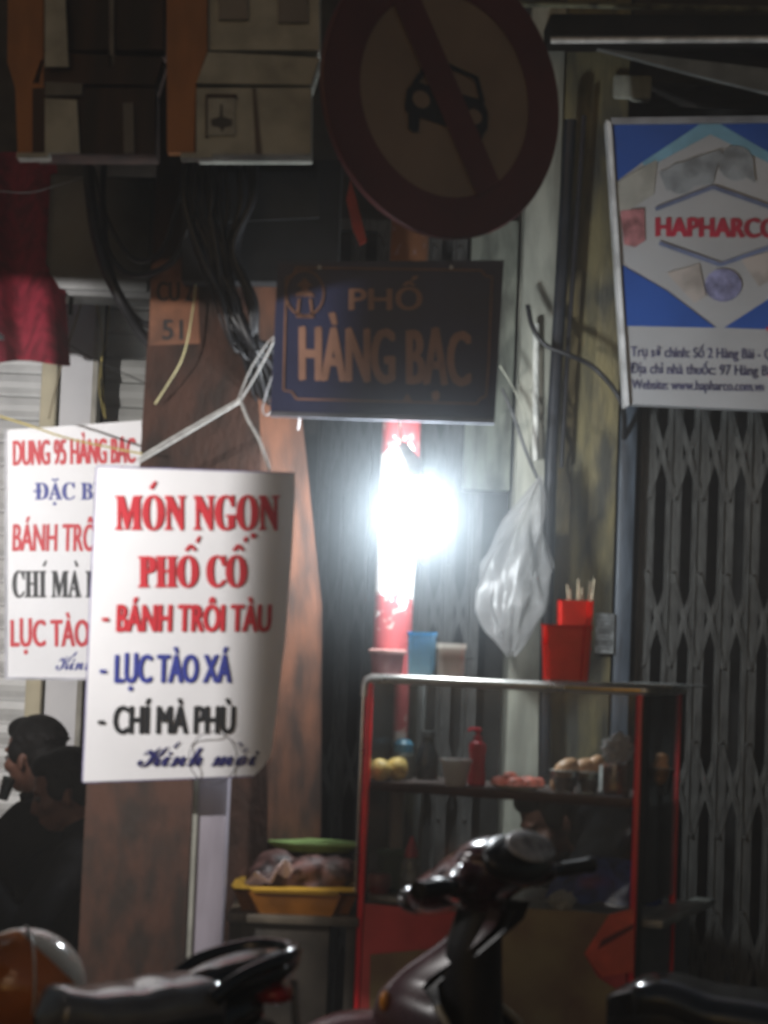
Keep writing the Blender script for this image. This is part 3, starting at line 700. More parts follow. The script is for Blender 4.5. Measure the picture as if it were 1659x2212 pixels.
text('Trụ sở chính: Số 2 Hàng Bài - Q. Hoàn Kiếm', 1362, 1790, 748, 770, Yh, M_hn, hb, 0.9, slope=.018)
text('Địa chỉ nhà thuốc: 97 Hàng Bạc - Hà Nội', 1361, 1780, 784, 806, Yh, M_hn, hb, 0.9, slope=.018)
text('Website: www.hapharco.com.vn', 1364, 1650, 819, 840, Yh, M_hn, hb, 0.9, slope=.018)
for pl_ in (dot(1660, 650 + 60, 5), dot(1664, 812, 5)): flatpoly('red_mark', [pl_], Yh, M_red, hb, .005)

# ------------------------------------------------------------------ hanging plastic bag
def bag_r(v):
    return [.004, .03, .05, .068, .082, .09, .085, .06, .01][min(8, int(v * 8))] + ([.004, .03, .05, .068, .082, .09, .085, .06, .01][min(8, int(v * 8) + 1)] - [.004, .03, .05, .068, .082, .09, .085, .06, .01][min(8, int(v * 8))]) * (v * 8 - int(v * 8))
def bag_f(u, v):
    top = P(1168, 1035, 6.55); bot = P(1105, 1412, 6.5)
    c = top.lerp(bot, v) + Vector((-.035 * math.sin(v * 3.1), 0, 0)); a = u * 2 * math.pi
    r = bag_r(v) * (1 + .10 * math.sin(a * 5 + v * 4) + .07 * math.sin(a * 9 - v * 7) + .28 * noise.noise(Vector((math.cos(a) * 2.2, math.sin(a) * 2.2, v * 5))))
    r *= 1.2 * (1 + .20 * noise.noise(Vector((math.cos(a) * 3.2, math.sin(a) * 3.2, v * 6 + a * .4))) * min(1, v * 4))
    return c + Vector((math.cos(a) * r, math.sin(a) * r * .7, .012 * math.sin(a * 3)))
bg_ = MB().grid(bag_f, 96, 70).build('plastic_bag', milky('bag_film', (.38, .375, .37), .48, .40, .45), None, 25)
tag(bg_, 'crumpled white plastic bag hanging from the pilaster pipe right of the bulb', 'bag')

# ------------------------------------------------------------------ the bulb
bl = thing('light_bulb', 'glowing white bulb in a white holder fixed to the banded post', 'lamp', P(893, 1110, 5.87))
bc = P(893, 1108, 5.87)
MB().lathe(bc, [(.006, -.078), (.034, -.072), (.058, -.052), (.071, -.022), (.074, .005), (.068, .035), (.052, .062), (.034, .082), (.026, .095)], 32).build('globe', emit('bulb_glow', (.93, .97, 1), 14.0, clear=1), bl, 60)
so = bc + Vector((0, 0, .095))
MB().tube([so, so + Vector((-.008, .01, .05)), P(868, 962, 5.9)], [.026, .025, .016], 16).build('holder', mat('holder_white', (.75, .75, .74), .4), bl, 60)
cable('wire', mat('wire_lamp', (.5, .5, .48), .5), [(868, 962, 5.9), (866, 940, 5.95), (862, 915, 5.985), (866, 880, 5.99)], .004, bl)
pl = bpy.data.lights.new('bulb_light', 'POINT'); pl.energy = 46; pl.shadow_soft_size = .05; pl.color = (.90, .96, 1)
plo = bpy.data.objects.new('bulb_light', pl); COL.objects.link(plo); plo.parent = bl; plo.location = bc - bl.location

# shop lamp outside the frame at the left, with added plates blocking its light
LP = Vector((-1.75, 4.55, 2.02))
lt = thing('shop_lamp', 'shop lamp hanging over the left menu board, with added light-blocking plates', 'lamp', LP)
l2 = bpy.data.lights.new('shop_light', 'SPOT'); l2.energy = 175; l2.spot_size = R(100); l2.spot_blend = .35; l2.shadow_soft_size = .014; l2.color = (1, .97, .95)
l2o = bpy.data.objects.new('shop_light', l2); COL.objects.link(l2o); l2o.parent = lt
l2o.rotation_euler = (P(300, 1180, 5.7) - LP).to_track_quat('-Z', 'Y').to_euler()
tgt = P(520, 1330, 5.60)
d2 = (tgt - LP); d2.z = 0; d2.normalize(); nrm = Vector((d2.y, -d2.x, 0))
cpos = LP + d2 * .42
M_block = mat('light_block', (.03, .03, .03), .7)
MB().prism([cpos + Vector((0, 0, -.30)), cpos + Vector((0, 0, .60)), cpos + nrm * .23 + Vector((0, 0, .60)), cpos + nrm * .23 + Vector((0, 0, -.30))], d2 * .004).build('side_light_block', M_block, lt)  # added unseen plate: casts the shade edge on the front menu board
MB().box(LP + Vector((.25, .25, .24)), (1.0, 1.0, .01)).build('cover', M_block, lt)  # added unseen plate: cuts off the lamp's upward light
def toward(px, py, Y, r):
    q = P(px, py, Y) - LP; return LP + q * (r / q.length)
MB().prism([toward(-700, 1420, 6.0, .45), toward(176, 1540, 6.2, .45), toward(176, 2300, 6.2, .45), toward(-700, 2300, 6.0, .45)], (-.002, -.004, 0)).build('lower_light_block', M_block, lt)  # added unseen plate: keeps the lamp's light off the seated people
MB().lathe(LP, [(.004, -.012), (.012, -.004), (.012, .006), (.006, .014)], 12).build('globe', emit('shop_glow', (1, .97, .95), 20, clear=1), lt, 60)

# ------------------------------------------------------------------ food cabinet
PH = R(22); E1 = Vector((math.cos(PH), -math.sin(PH), 0)); E2 = Vector((math.sin(PH), math.cos(PH), 0))
FL = Vector((-.034, 5.80, 0)); CWD, CDP = .80, .45
ZT, ZS, ZB = 1.427, 1.126, .815
RZ = Euler((0, 0, -PH))
def C(u, v, z): return FL + E1 * u + E2 * v + Vector((0, 0, z))
def Pfront(px, py, off=.003):
    d = (P(px, py, 1) - EYE); p0 = FL - E2 * off
    return EYE + d * ((p0 - EYE).dot(E2) / d.dot(E2))
fc = thing('food_cabinet', 'glass-sided food cabinet with red posts and silver top, lit by the bulb', 'food cabinet', C(.4, .22, .125), None, RZ)
M_post = mat('post_red', (.75, .014, .025), .3, var=.1, spec=.6)
M_counter_dark = mat('post_grey', (.07, .07, .07), .4, .4)
M_gold2 = mat('brass_trim', (.60, .42, .16), .3, .8, var=.1)
M_steel = mat('cab_steel', (.62, .61, .57), .28, .9, var=.1)
for u, v in ((0, 0), (CWD, 0), (CWD, CDP), (0, CDP)):
    MB().box(C(u + (.011 if u == 0 else -.011), v + (.011 if v == 0 else -.011), (ZT - .02 + .16) / 2), (.017, .017, ZT - .02 - .16), RZ, .003).build('post', M_post if (u or not v) else M_counter_dark, fc)
MB().box(C(-.004, .011, (ZT - .03 + ZB) / 2), (.006, .026, ZT - .03 - ZB), RZ, .002).build('edge_strip', M_steel, fc)
MB().box(C(CWD + .005, .013, (ZT - .03 + .16) / 2), (.008, .03, ZT - .03 - .16), RZ, .002).build('edge_strip', M_black, fc)
zt = ZT - .013
MB().tube([C(-.002, .012, zt - .05), C(-.001, .011, zt - .02), C(.004, .011, zt - .005), C(.016, .010, zt), C(.10, .010, zt), C(CWD - .02, .010, zt), C(CWD + .008, .012, zt)], .0135, 16).build('front_rail', M_steel, fc, 60)
for (u_, v_, a_, b_) in ((.4, CDP - .006, CWD + .02, .030), (.0, .235, .018, CDP - .05), (CWD, .235, .018, CDP - .05)):
    MB().box(C(u_, v_, zt), (a_, b_, .022), RZ, .007).build('top_rail', M_steel, fc)
MB().box(C(.4, .225, ZT - .004), (CWD - .022, CDP - .05, .004), RZ).build('top_pane', glass('top_glass_clear', (.92, .95, .94), .12, .05), fc, 0)
MB().box(C(CWD - .11, -.0055, ZT - .013), (.21, .006, .010), RZ, .002).build('trim', M_gold2, fc)
MB().box(C(CWD - .02, .20, ZT + .003), (.20, .40, .005), RZ, .002).build('top_sheet', mat('top_glass', (.34, .36, .35), .2, var=.1), fc)
MB().box(C(.4, .225, ZS - .008), (CWD - .05, CDP - .05, .014), RZ, .003).build('shelf', mat('shelf_wood', (.08, .055, .05), .5, var=.2), fc)
MB().box(C(.4, .012, ZS - .010), (CWD - .045, .014, .026), RZ, .003).build('shelf_rail', mat('shelf_edge', (.06, .025, .024), .45), fc)
G = glass('cabinet_glass', (.96, .97, .97), .10, .06, .045)
MB().box(C(.4, .006, (ZT + ZB) / 2), (CWD - .05, .003, ZT - ZB - .05), RZ).build('glass_pane', G, fc, 0)
MB().box(C(CWD - .006, .225, (ZT + ZB) / 2), (.003, CDP - .05, ZT - ZB - .05), RZ).build('glass_pane', G, fc, 0)
MB().box(C(.006, .225, (ZT + ZB) / 2), (.003, CDP - .05, ZT - ZB - .05), RZ).build('glass_pane', G, fc, 0)
M_cnt = mat('counter_grey', (.24, .24, .22), .4, .3, var=.2)
MB().box(C(.415, .28, ZB - .012), (CWD - .02, .50, .02), RZ, .004).build('counter', M_cnt, fc)
MB().box(C(CWD + .035, .34, ZB - .014), (.06, .62, .022), RZ, .004).build('side_counter', M_cnt, fc)
MB().box(C(CWD - .018, .36, .47), (.014, .60, .62), RZ, .003).build('side_panel', mat('side_steel', (.10, .105, .105), .45, .2, var=.25, scale=6), fc)
MB().box(C(.4, .006, .47), (CWD - .048, .006, .64), RZ).build('front_panel', mat('panel_red', (.55, .06, .055), .4, var=.12, scale=5), fc)
def fpoly(name, polys, m, off):
    b = MB()
    for p in polys: b.face([Pfront(x, y, off) for x, y in p])
    return b.build(name, m, fc, 0)
M_ol = mat('print_olive', (.26, .19, .085), .45, var=.3, scale=6, col2=(.16, .085, .045))
fpoly('printed_pattern', [[(800, 2062), (930, 2050), (1060, 1985), (1120, 1962), (1250, 1968), (1316, 1975), (1262, 2060), (1290, 2110), (1366, 2160), (1366, 2300), (796, 2300)]], M_ol, .003)
for pl_ in ([[(1090, 1968), (1130, 1966), (1070, 2040), (1050, 2060)], [(1316, 1975), (1370, 1962), (1368, 2100), (1300, 2110), (1262, 2060)]]): fpoly('printed_pattern', [pl_], mat('print_orange', (.70, .10, .045), .4, var=.12), .004)
fpoly('printed_pattern', [[(1300, 2030), (1369, 1995), (1369, 2006), (1310, 2040), (1290, 2052)]], mat('print_maroon', (.16, .015, .012), .4), .0055)

def at(px, Y, z): q = P(px, 1400, Y); return Vector((q.x, Y, z))
def hpx(n, Y): return n * mpp(Y)
def one(name, label, cat, mb, m, group=None, smooth=40):
    return tag(mb.build(name, m, None, smooth), label, cat, group)

# on the top
ZTT = ZT - .001
q = at(838, 5.95, ZTT); r = hpx(40, 5.95)
t = thing('plastic_tub', 'pinkish plastic tub with a wide rim at the left end of the cabinet top', 'tub', q)
MB().lathe(q, [(r * .78, 0), (r * .92, hpx(46, 5.95)), (r * .90, hpx(46, 5.95)), (r * .74, .004)], 28).build('body', milky('tub_pink', (.32, .13, .13), .05, .3), t)
MB().lathe(q + Vector((0, 0, hpx(44, 5.95))), [(r * .92, 0), (r * 1.03, .002), (r * 1.03, .010), (r * .9, .012)], 28).build('rim', mat('rim_pink', (.50, .28, .25), .5), t)
def tapered(q, w0, w1, d0, d1, h, wall, m, name, parent, hollow=True, rz=0.0):
    mb = MB(); Rm = Euler((0, 0, rz)).to_matrix()
    def ring(w_, d_, z): return [q + Rm @ Vector((sx * w_ / 2, sy * d_ / 2, z)) for sx, sy in ((-1, -1), (1, -1), (1, 1), (-1, 1))]
    L = [ring(w0, d0, 0), ring(w1, d1, h)]
    if hollow: L += [ring(w1 - wall * 2, d1 - wall * 2, h), ring(w0 - wall * 2, d0 - wall * 2, wall)]
    V = [[mb.b.verts.new(p) for p in r_] for r_ in L]
    for a, b in zip(V, V[1:]):
        for j in range(4): mb.b.faces.new((a[j], a[(j + 1) % 4], b[(j + 1) % 4], b[j]))
    mb.b.faces.new(V[0][::-1]); mb.b.faces.new(V[-1])
    es = [e for e in mb.b.edges if abs((e.verts[0].co - e.verts[1].co).normalized().z) > .8]
    bmesh.ops.bevel(mb.b, geom=es, offset=min(w0, d0) * .18, segments=3, affect='EDGES')
    return mb.build(name, m, parent, 35)
q = at(911, 5.84, ZTT)
t = thing('cup', 'tall light blue plastic cup standing on the cabinet top', 'cup', q)
tapered(q, hpx(54, 5.84), hpx(62, 5.84), .06, .07, hpx(90, 5.84), .002, milky('cup_blue', (.72, .92, .99), .0, .7), 'body', t)
tapered(q + Vector((0, 0, hpx(87, 5.84))), hpx(64, 5.84), hpx(65, 5.84), .074, .076, hpx(7, 5.84), .004, milky('cup_rim', (.25, .60, .82), .02, .45), 'rim', t)
q = at(975, 5.80, ZTT)
t = thing('plastic_jar', 'squat clear jar with white lid and brown contents next to the blue cup', 'jar', q)
tapered(q, hpx(56, 5.8), hpx(60, 5.8), .065, .07, hpx(62, 5.8), .002, milky('jar_clear', (.80, .72, .66), .55, .4), 'body', t)
tapered(q + Vector((0, 0, .003)), hpx(50, 5.8), hpx(53, 5.8), .058, .062, hpx(50, 5.8), .002, milky('jar_food', (.36, .20, .12), .1, .5), 'contents', t, False)
tapered(q + Vector((0, 0, hpx(62, 5.8))), hpx(64, 5.8), hpx(64, 5.8), .075, .075, hpx(11, 5.8), .002, milky('lid_white', (.72, .70, .66), .05, .45), 'lid', t, False)
# red chopstick holder: low pot and a tall one behind it
q = at(1224, 5.64, ZTT + .006)
M_rp = milky('holder_red', (.90, .07, .05), .0, .5)
ch = thing('chopstick_holder', 'bright red plastic two-tier chopstick holder at the right of the cabinet top', 'holder', q)
tapered(q, hpx(92, 5.64), hpx(102, 5.64), .085, .095, hpx(118, 5.64), .003, M_rp, 'front_pot', ch, True, -.2)
q2 = at(1240, 5.74, ZTT + .006)
tapered(q2, hpx(62, 5.74), hpx(74, 5.74), .06, .07, hpx(172, 5.74), .003, M_rp, 'rear_pot', ch, True, -.2)
MB().box(q + Vector((-.060, -.02, hpx(95, 5.64))), (.010, .05, .05), Euler((0, .06, -.2)), .003).build('clip', M_rp, ch)
tapered(q + Vector((0, 0, hpx(112, 5.64))), hpx(104, 5.64), hpx(106, 5.64), .098, .1, hpx(7, 5.64), .004, M_rp, 'rim', ch, True, -.2)
for k, (bx, tx, ty) in enumerate(((1232, 1226, 1263), (1236, 1231, 1274), (1248, 1250, 1252), (1256, 1258, 1270), (1262, 1276, 1256), (1268, 1284, 1250))):
    o = MB().tube([P(bx, 1400, 5.735), P(tx, ty, 5.735 + .008 * (k % 3))], [.0028, .0020], 7).build('chopstick', mat('bamboo', (.62, .52, .34), .6, var=.2, scale=60), None, 40)
    tag(o, 'pale bamboo chopstick standing in the red holder', 'chopstick', 'chopsticks standing in the red holder')

# on the shelf
ZSS = ZS
def Qs(px, Y): return at(px, Y, ZSS)
M_bun = mat('bun_yellow', (.62, .42, .13), .5, var=.2, scale=40, bump=.3, bscale=90)
for (px, Y, rx, rz_, lab) in ((832, 5.86, 26, 24, 'pale yellow bun on the left of the shelf, the brighter of the two'), (868, 5.90, 24, 25, 'yellow bun on the shelf, right of the brighter one')):
    q = Qs(px, Y); mb = MB().ell(q + Vector((0, 0, hpx(rz_, Y))), (hpx(rx, Y), .032, hpx(rz_, Y)))
    for v in mb.b.verts: v.co += (v.co - q) * .12 * noise.noise(v.co * 40)
    one('bun', lab, 'bun', mb, M_bun, 'yellow buns on the cabinet shelf', 80)
q = Qs(880, 5.99)
t = thing('jar', 'small jar with a bluish domed lid behind the yellow buns', 'jar', q)
MB().lathe(q, [(.028, 0), (.031, .02), (.031, .07), (.026, .078)], 20).build('body', milky('jar_smoky', (.20, .20, .18), .4, .4), t)
MB().lathe(q + Vector((0, 0, .078)), [(.029, 0), (.029, .022), (.02, .034), (.006, .038)], 20).build('lid', mat('lid_blue', (.05, .16, .24), .4), t)
q = Qs(932, 6.02)
t = thing('bottle', 'dark squat bottle behind the white food cup on the shelf', 'bottle', q)
MB().lathe(q, [(.030, 0), (.034, .01), (.034, .075), (.020, .10), (.018, .12)], 20).build('body', mat('bottle_dark', (.012, .014, .016), .25), t)
MB().lathe(q + Vector((0, 0, .12)), [(.021, 0), (.021, .018), (.016, .02)], 20).build('cap', mat('cap_dark', (.03, .03, .03), .5), t)
q = Qs(995, 5.78)
t = thing('food_cup', 'white-rimmed translucent cup of reddish food in the middle of the shelf', 'cup', q)
MB().lathe(q, [(.028, 0), (.041, .062), (.043, .068), (.041, .068), (.026, .003)], 28).build('body', milky('cup_film', (.90, .88, .86), .14, .4), t)
MB().lathe(q + Vector((0, 0, .003)), [(.0245, 0), (.035, .047), (.030, .05)], 28).build('contents', mat('food_red', (.33, .12, .075), .5, var=.3, scale=60, bump=.4), t)
MB().lathe(q + Vector((0, 0, .066)), [(.044, 0), (.045, .003), (.045, .008), (.041, .010)], 28).build('lid', milky('lid_clear', (.85, .83, .82), .1, .4), t)
q = Qs(1040, 5.83)
t = thing('sauce_bottle', 'red plastic pump bottle of sauce on the shelf behind the food cup', 'bottle', q)
M_sb = mat('sauce_red', (.45, .012, .03), .3, var=.08, sss=.1)
MB().lathe(q, [(.023, 0), (.026, .006), (.024, .03), (.021, .06), (.022, .085), (.025, .105), (.023, .118), (.012, .126)], 24).build('body', M_sb, t)
MB().lathe(q + Vector((0, 0, .126)), [(.013, 0), (.013, .012), (.005, .014), (.005, .024), (.011, .026), (.011, .034), (.004, .036)], 18).build('pump', M_sb, t)
MB().tube([q + Vector((0, 0, .157)), q + Vector((-.022, -.004, .158)), q + Vector((-.028, -.006, .150))], [.005, .005, .004], 8).build('spout', M_sb, t)
q = Qs(1130, 5.70)
t = thing('plate', 'white oval plate on the right half of the shelf carrying red food', 'plate', q)
MB().lathe(q, [(.045, 0), (.05, .004), (.078, .013), (.080, .015), (.05, .007), (.002, .006)], 36, sx=1.0, sy=.8).build('dish', mat('plate_white', (.84, .82, .80), .3, var=.04), t)
M_meat = mat('food_pink', (.66, .18, .13), .45, var=.25, scale=50, bump=.4, bscale=120)
k = 0
for (dx, dy, dz, s) in ((-.045, 0, .017, .021), (-.02, .02, .018, .022), (-.008, -.02, .018, .021), (.02, .0, .018, .023), (.045, .012, .017, .020), (-.02, 0, .032, .018), (.028, -.018, .018, .019)):
    mb = MB().ell(q + Vector((dx * 1.15, dy, dz + .004)), (s * 1.2, s, s * .8), None, 14, 8)
    for v in mb.b.verts: v.co += Vector((1, 1, .5)) * .004 * noise.noise(v.co * 90)
    one('meat_ball', 'reddish lump of food heaped on the white oval plate', 'food', mb, M_meat, 'lumps of red food on the plate', 80)
M_egg = mat('egg_brown', (.66, .38, .22), .4, var=.12, scale=30)
M_gl = glass('drink_glass', (.86, .87, .86), .25, .08)
def tumbler(px, Y, r0, r1, h, label, fill=None):
    q = Qs(px, Y); t = thing('glass', label, 'glass', q, 'glasses on the cabinet shelf')
    MB().lathe(q, [(r0, 0), (r1, h), (r1 - .002, h), (r0 - .002, .005)], 24).build('vessel', M_gl, t)
    MB().lathe(q + Vector((0, 0, h)), [(r1, -.002), (r1 + .001, 0), (r1 - .002, .001)], 24).build('rim', mat('glass_rim', (.5, .5, .48), .2), t)
    if fill: MB().lathe(q + Vector((0, 0, .005)), [(r0 - .003, 0), (r0 + (r1 - r0) * .6 - .003, h * .6)], 24).build('contents', fill, t)
    return q
def egg(q, label, tilt=0.0, s=1.0):
    s *= 1.28
    mb = MB().lathe(Vector((0, 0, 0)), [(.0005, -.028), (.012, -.025), (.019, -.014), (.0205, -.002), (.018, .012), (.011, .023), (.0005, .029)], 20)
    bmesh.ops.transform(mb.b, matrix=Matrix.Translation(q) @ Euler((0, tilt, 0)).to_matrix().to_4x4() @ Matrix.Scale(s, 4), verts=mb.b.verts)
    one('egg', label, 'egg', mb, M_egg, 'brown eggs in the cabinet', 80)
M_tea = milky('food_amber', (.30, .14, .07), .25, .5)
q = tumbler(1228, 5.66, .026, .040, .062, 'small glass below the large brown egg, right of the plate', M_tea)
egg(q + Vector((.006, -.004, .066)), 'large brown egg sitting on the glass nearest the plate', .9, 1.05)
egg(q + Vector((-.012, .006, .030)), 'brown egg inside the glass nearest the plate', .2, .9)
q = tumbler(1278, 5.70, .026, .036, .058, 'small glass with eggs, between the plate glass and the tall jar', M_tea)
egg(q + Vector((-.008, 0, .069)), 'left brown egg of the pair on the second glass', 1.2)
egg(q + Vector((.020, .004, .078)), 'right brown egg of the pair on the second glass, touching the jar', .7, .85)
q = Qs(1338, 5.62)
t = thing('storage_jar', 'tall jar of brown food with crumpled silver bag on top, beside the right red post', 'jar', q)
MB().lathe(q, [(.036, 0), (.041, .008), (.042, .07), (.036, .086), (.035, .092)], 28).build('body', glass('jar_glass', (.86, .86, .86), .3, .1), t)
MB().lathe(q + Vector((0, 0, .004)), [(.030, 0), (.037, .01), (.037, .07), (.03, .08)], 28).build('contents', mat('food_brown', (.24, .085, .04), .5, var=.3, scale=50, bump=.4), t)
mb = MB().ell(q + Vector((.004, 0, .128)), (.040, .036, .040), None, 28, 18)
for v in mb.b.verts: v.co += (v.co - q - Vector((0, 0, .12))) * .45 * noise.noise(v.co * 55)
mb.build('bag', milky('bag_silver', (.50, .47, .47), .1, .3), t, 20)
mb = MB().grid(lambda u, v: q + Vector((-.043 * math.cos(1.1 * (u - .5)) , -.043 * math.sin(1.1 * (u - .5)), .012 + .07 * v)), 8, 2, .001)
mb.build('label', mat('jar_label', (.55, .55, .54), .5), t)
q = tumbler(1432, 5.72, .030, .044, .075, 'wide glass at the far right end of the shelf holding two eggs')
egg(q + Vector((-.006, .004, .088)), 'upper, greenish-lit brown egg in the far right glass', .9)
egg(q + Vector((.001, -.012, .062)), 'lower orange-brown egg in the far right glass', .4)

# below the shelf
ZC = ZB
q = at(906, 5.88, ZC)
t = thing('squeeze_bottle', 'clear squeeze bottle with a pointed red cap below the shelf', 'bottle', q)
MB().lathe(q, [(.026, 0), (.029, .01), (.029, .075), (.022, .095), (.016, .10)], 24).build('body', milky('bottle_clear', (.42, .42, .40), .6, .4), t)
MB().lathe(q + Vector((0, 0, .10)), [(.018, 0), (.018, .018), (.010, .04), (.004, .058)], 20).build('cap', mat('cap_red', (.55, .015, .05), .4), t)
q = at(816, 5.86, ZC)
one('tall_glass', 'tall narrow glass beside the left red post below the shelf', 'glass', MB().lathe(q, [(.020, 0), (.025, .11), (.023, .11), (.018, .005)], 20), M_gl)
q = at(855, 5.98, ZC)
t = thing('green_tub', 'green plastic tub behind the squeeze bottle below the shelf', 'tub', q)
MB().lathe(q, [(.05, 0), (.062, .10), (.06, .10), (.048, .005)], 28).build('body', mat('tub_green', (.015, .055, .02), .4), t)
MB().lathe(q + Vector((0, 0, .098)), [(.062, 0), (.067, .002), (.067, .01), (.06, .012)], 28).build('rim', mat('rim_green', (.02, .09, .03), .4), t)
q = at(840, 5.84, ZC)
one('chilli_jar', 'low jar of dark red sauce left of the squeeze bottle', 'jar', MB().lathe(q, [(.028, 0), (.034, .03), (.034, .045), (.03, .055)], 24), mat('chilli', (.16, .02, .015), .35, var=.2))
def cloth(u, v):
    c = at(1322, 5.88, ZC); a = u * 6.2832; r = .165 * math.sin(math.pi * .5 * v)
    return c + Vector((math.cos(a) * r, math.sin(a) * r * .55, .10 * math.cos(math.pi * .5 * v) * (1 + .25 * math.sin(a * 3 + 1)) + .004 * math.sin(a * 11) * v + .012 * noise.noise(Vector((math.cos(a) * 3, math.sin(a) * 3, v * 4)))))
one('cloth_bundle', 'crumpled dark blue cloth bundle on the right of the counter', 'cloth', MB().grid(cloth, 48, 14), mat('cloth_blue', (.03, .06, .26), .85, var=.25, scale=30), None, 60)
mb = MB().ell(at(1232, 5.66, ZC + .022), (.038, .03, .026), None, 24, 14)
for v in mb.b.verts: v.co += Vector((1, 1, 1)) * .012 * noise.noise(v.co * 70)
one('tissue_wad', 'crumpled white tissue on the counter in front of the blue cloth', 'tissue', mb, mat('tissue', (.45, .45, .42), .9, var=.1), None, 20)

# ------------------------------------------------------------------ side table with basket, left of the cabinet
q = P(635, 2000, 5.98)
sd = thing('side_table', 'dark brown side table carrying the yellow basket, left of the cabinet', 'table', Vector((q.x, 6.02, .125)))
za = P(635, 1962, 5.95).z
xl, xr = P(496, 2000, 5.9).x, P(775, 2000, 5.9).x
M_tb = mat('table_dark', (.045, .036, .026), .6, var=.3, scale=7)
MB().box(Vector(((xl + xr) / 2, 5.99, za - .012)), (xr - xl, .42, .024), bev=.004).build('tabletop', mat('table_edge', (.11, .09, .065), .5, var=.2), sd)
MB().box(Vector(((xl + xr) / 2 - .03, 5.97, (za - .024 + .20) / 2)), (xr - xl - .10, .34, za - .024 - .20), bev=.004).build('side_panel', M_tb, sd)
for sx in (xl + .02, xr - .02):
    for yy in (5.81, 6.17):
        MB().box(Vector((sx, yy, (za - .024 + .125) / 2)), (.028, .028, za - .024 - .125), bev=.003).build('leg', M_tb, sd)
q = Vector((P(640, 1950, 5.92).x, 5.93, za))
bk = thing('plastic_basket', 'shallow yellow plastic basket on the side table', 'basket', q)
bw = hpx(262, 5.92)
tapered(q, bw * .86, bw, .24, .30, hpx(48, 5.92), .004, mat('basket_yellow', (.34, .125, .012), .4, var=.15), 'body', bk)
mb = MB()
tapered(q + Vector((0, 0, hpx(46, 5.92))), bw * 1.02, bw * 1.04, .31, .315, .009, .010, mat('basket_rim', (.38, .21, .02), .35, var=.1), 'rim', bk)
mb = MB()
for k in range(9):
    s = k / 8
    mb.ell(q + Vector((-.09 + .2 * s, .02 * math.sin(k * 2.1), .088 + .03 * math.sin(k * 1.7))), (.055, .065, .042), Euler((0, .3 * math.sin(k), k)), 16, 10)
for v in mb.b.verts: v.co += Vector((.012, .012, .016)) * noise.noise(v.co * 28)
tag(mb.melt('meat_pile', mat('meat_brown', (.10, .045, .038), .55, var=.4, scale=25, bump=.4), None, .008, 3), 'pile of brownish wrapped food heaped in the yellow basket', 'food')
mb = MB().grid(lambda u, v: q + Vector((-.135 + .115 * u + .01 * math.sin(v * 9), -.10 + .08 * v, .085 + .05 * u - .05 * v + .018 * math.sin(u * 9 + v * 5) + .02 * noise.noise(Vector((u * 5, v * 5, 1))))), 22, 18, .002)
tag(mb.build('plastic_wrap', milky('wrap_pink', (.62, .48, .46), .15, .4), None, 60), 'pinkish white plastic wrap hanging over the left rim of the yellow basket', 'wrap')
q2 = Vector((P(680, 1830, 6.2).x, 6.12, P(680, 1838, 6.12).z))
gt = thing('tray', 'round pale green plastic tray behind the food in the yellow basket', 'tray', q2)
MB().lathe(q2, [(.10, 0), (.145, .018), (.150, .022), (.10, .008)], 40, sx=1.0, sy=.55).build('dish', mat('tray_green', (.20, .30, .10), .5, var=.2, scale=8), gt)
MB().lathe(q2 + Vector((0, 0, .020)), [(.142, 0), (.153, .002), (.153, .008), (.145, .009)], 40, sx=1.0, sy=.55).build('rim', mat('tray_rim', (.24, .36, .12), .45), gt)
MB().lathe(Vector((q2.x, q2.y, za)), [(.05, 0), (.04, q2.z - za)], 20).build('stand', M_tb, gt)

# ------------------------------------------------------------------ people
def hand(mb, w_, d, nrm, curl=.6, s=1.0):
    """palm and five fingers from wrist w_ along d; nrm = back of the hand"""
    d = d.normalized(); nrm = (nrm - d * nrm.dot(d)).normalized(); sd = d.cross(nrm)
    pc = w_ + d * .045 * s
    q = Matrix((d, sd, nrm)).transposed().to_euler()
    mb.ell(pc, (.052 * s, .040 * s, .017 * s), q, 14, 10)
    for k, (off, ln) in enumerate(((-.030, .072), (-.011, .082), (.009, .077), (.028, .060))):
        p = w_ + d * .082 * s + sd * off * s; pts = [p - d * .025, p]; dd = d
        for j in range(3):
            a = curl * (.5 + .35 * j) + .06 * k
            dd = (dd * math.cos(a) - nrm * math.sin(a)).normalized()
            p = p + dd * ln * s * (.45, .32, .23)[j]; pts.append(p)
        mb.tube(pts, [.0095 * s, .0095 * s, .009 * s, .0082 * s, .007 * s], 8)
    p = w_ + d * .02 * s - sd * .028 * s
    t1 = (d * .65 - sd * .7 - nrm * .25).normalized(); t2 = (d * .9 - sd * .1 - nrm * .4).normalized()
    mb.tube([p, p + t1 * .035 * s, p + t1 * .035 * s + t2 * .03 * s, p + t1 * .035 * s + t2 * .052 * s], [.014 * s, .0115 * s, .010 * s, .008 * s], 8)

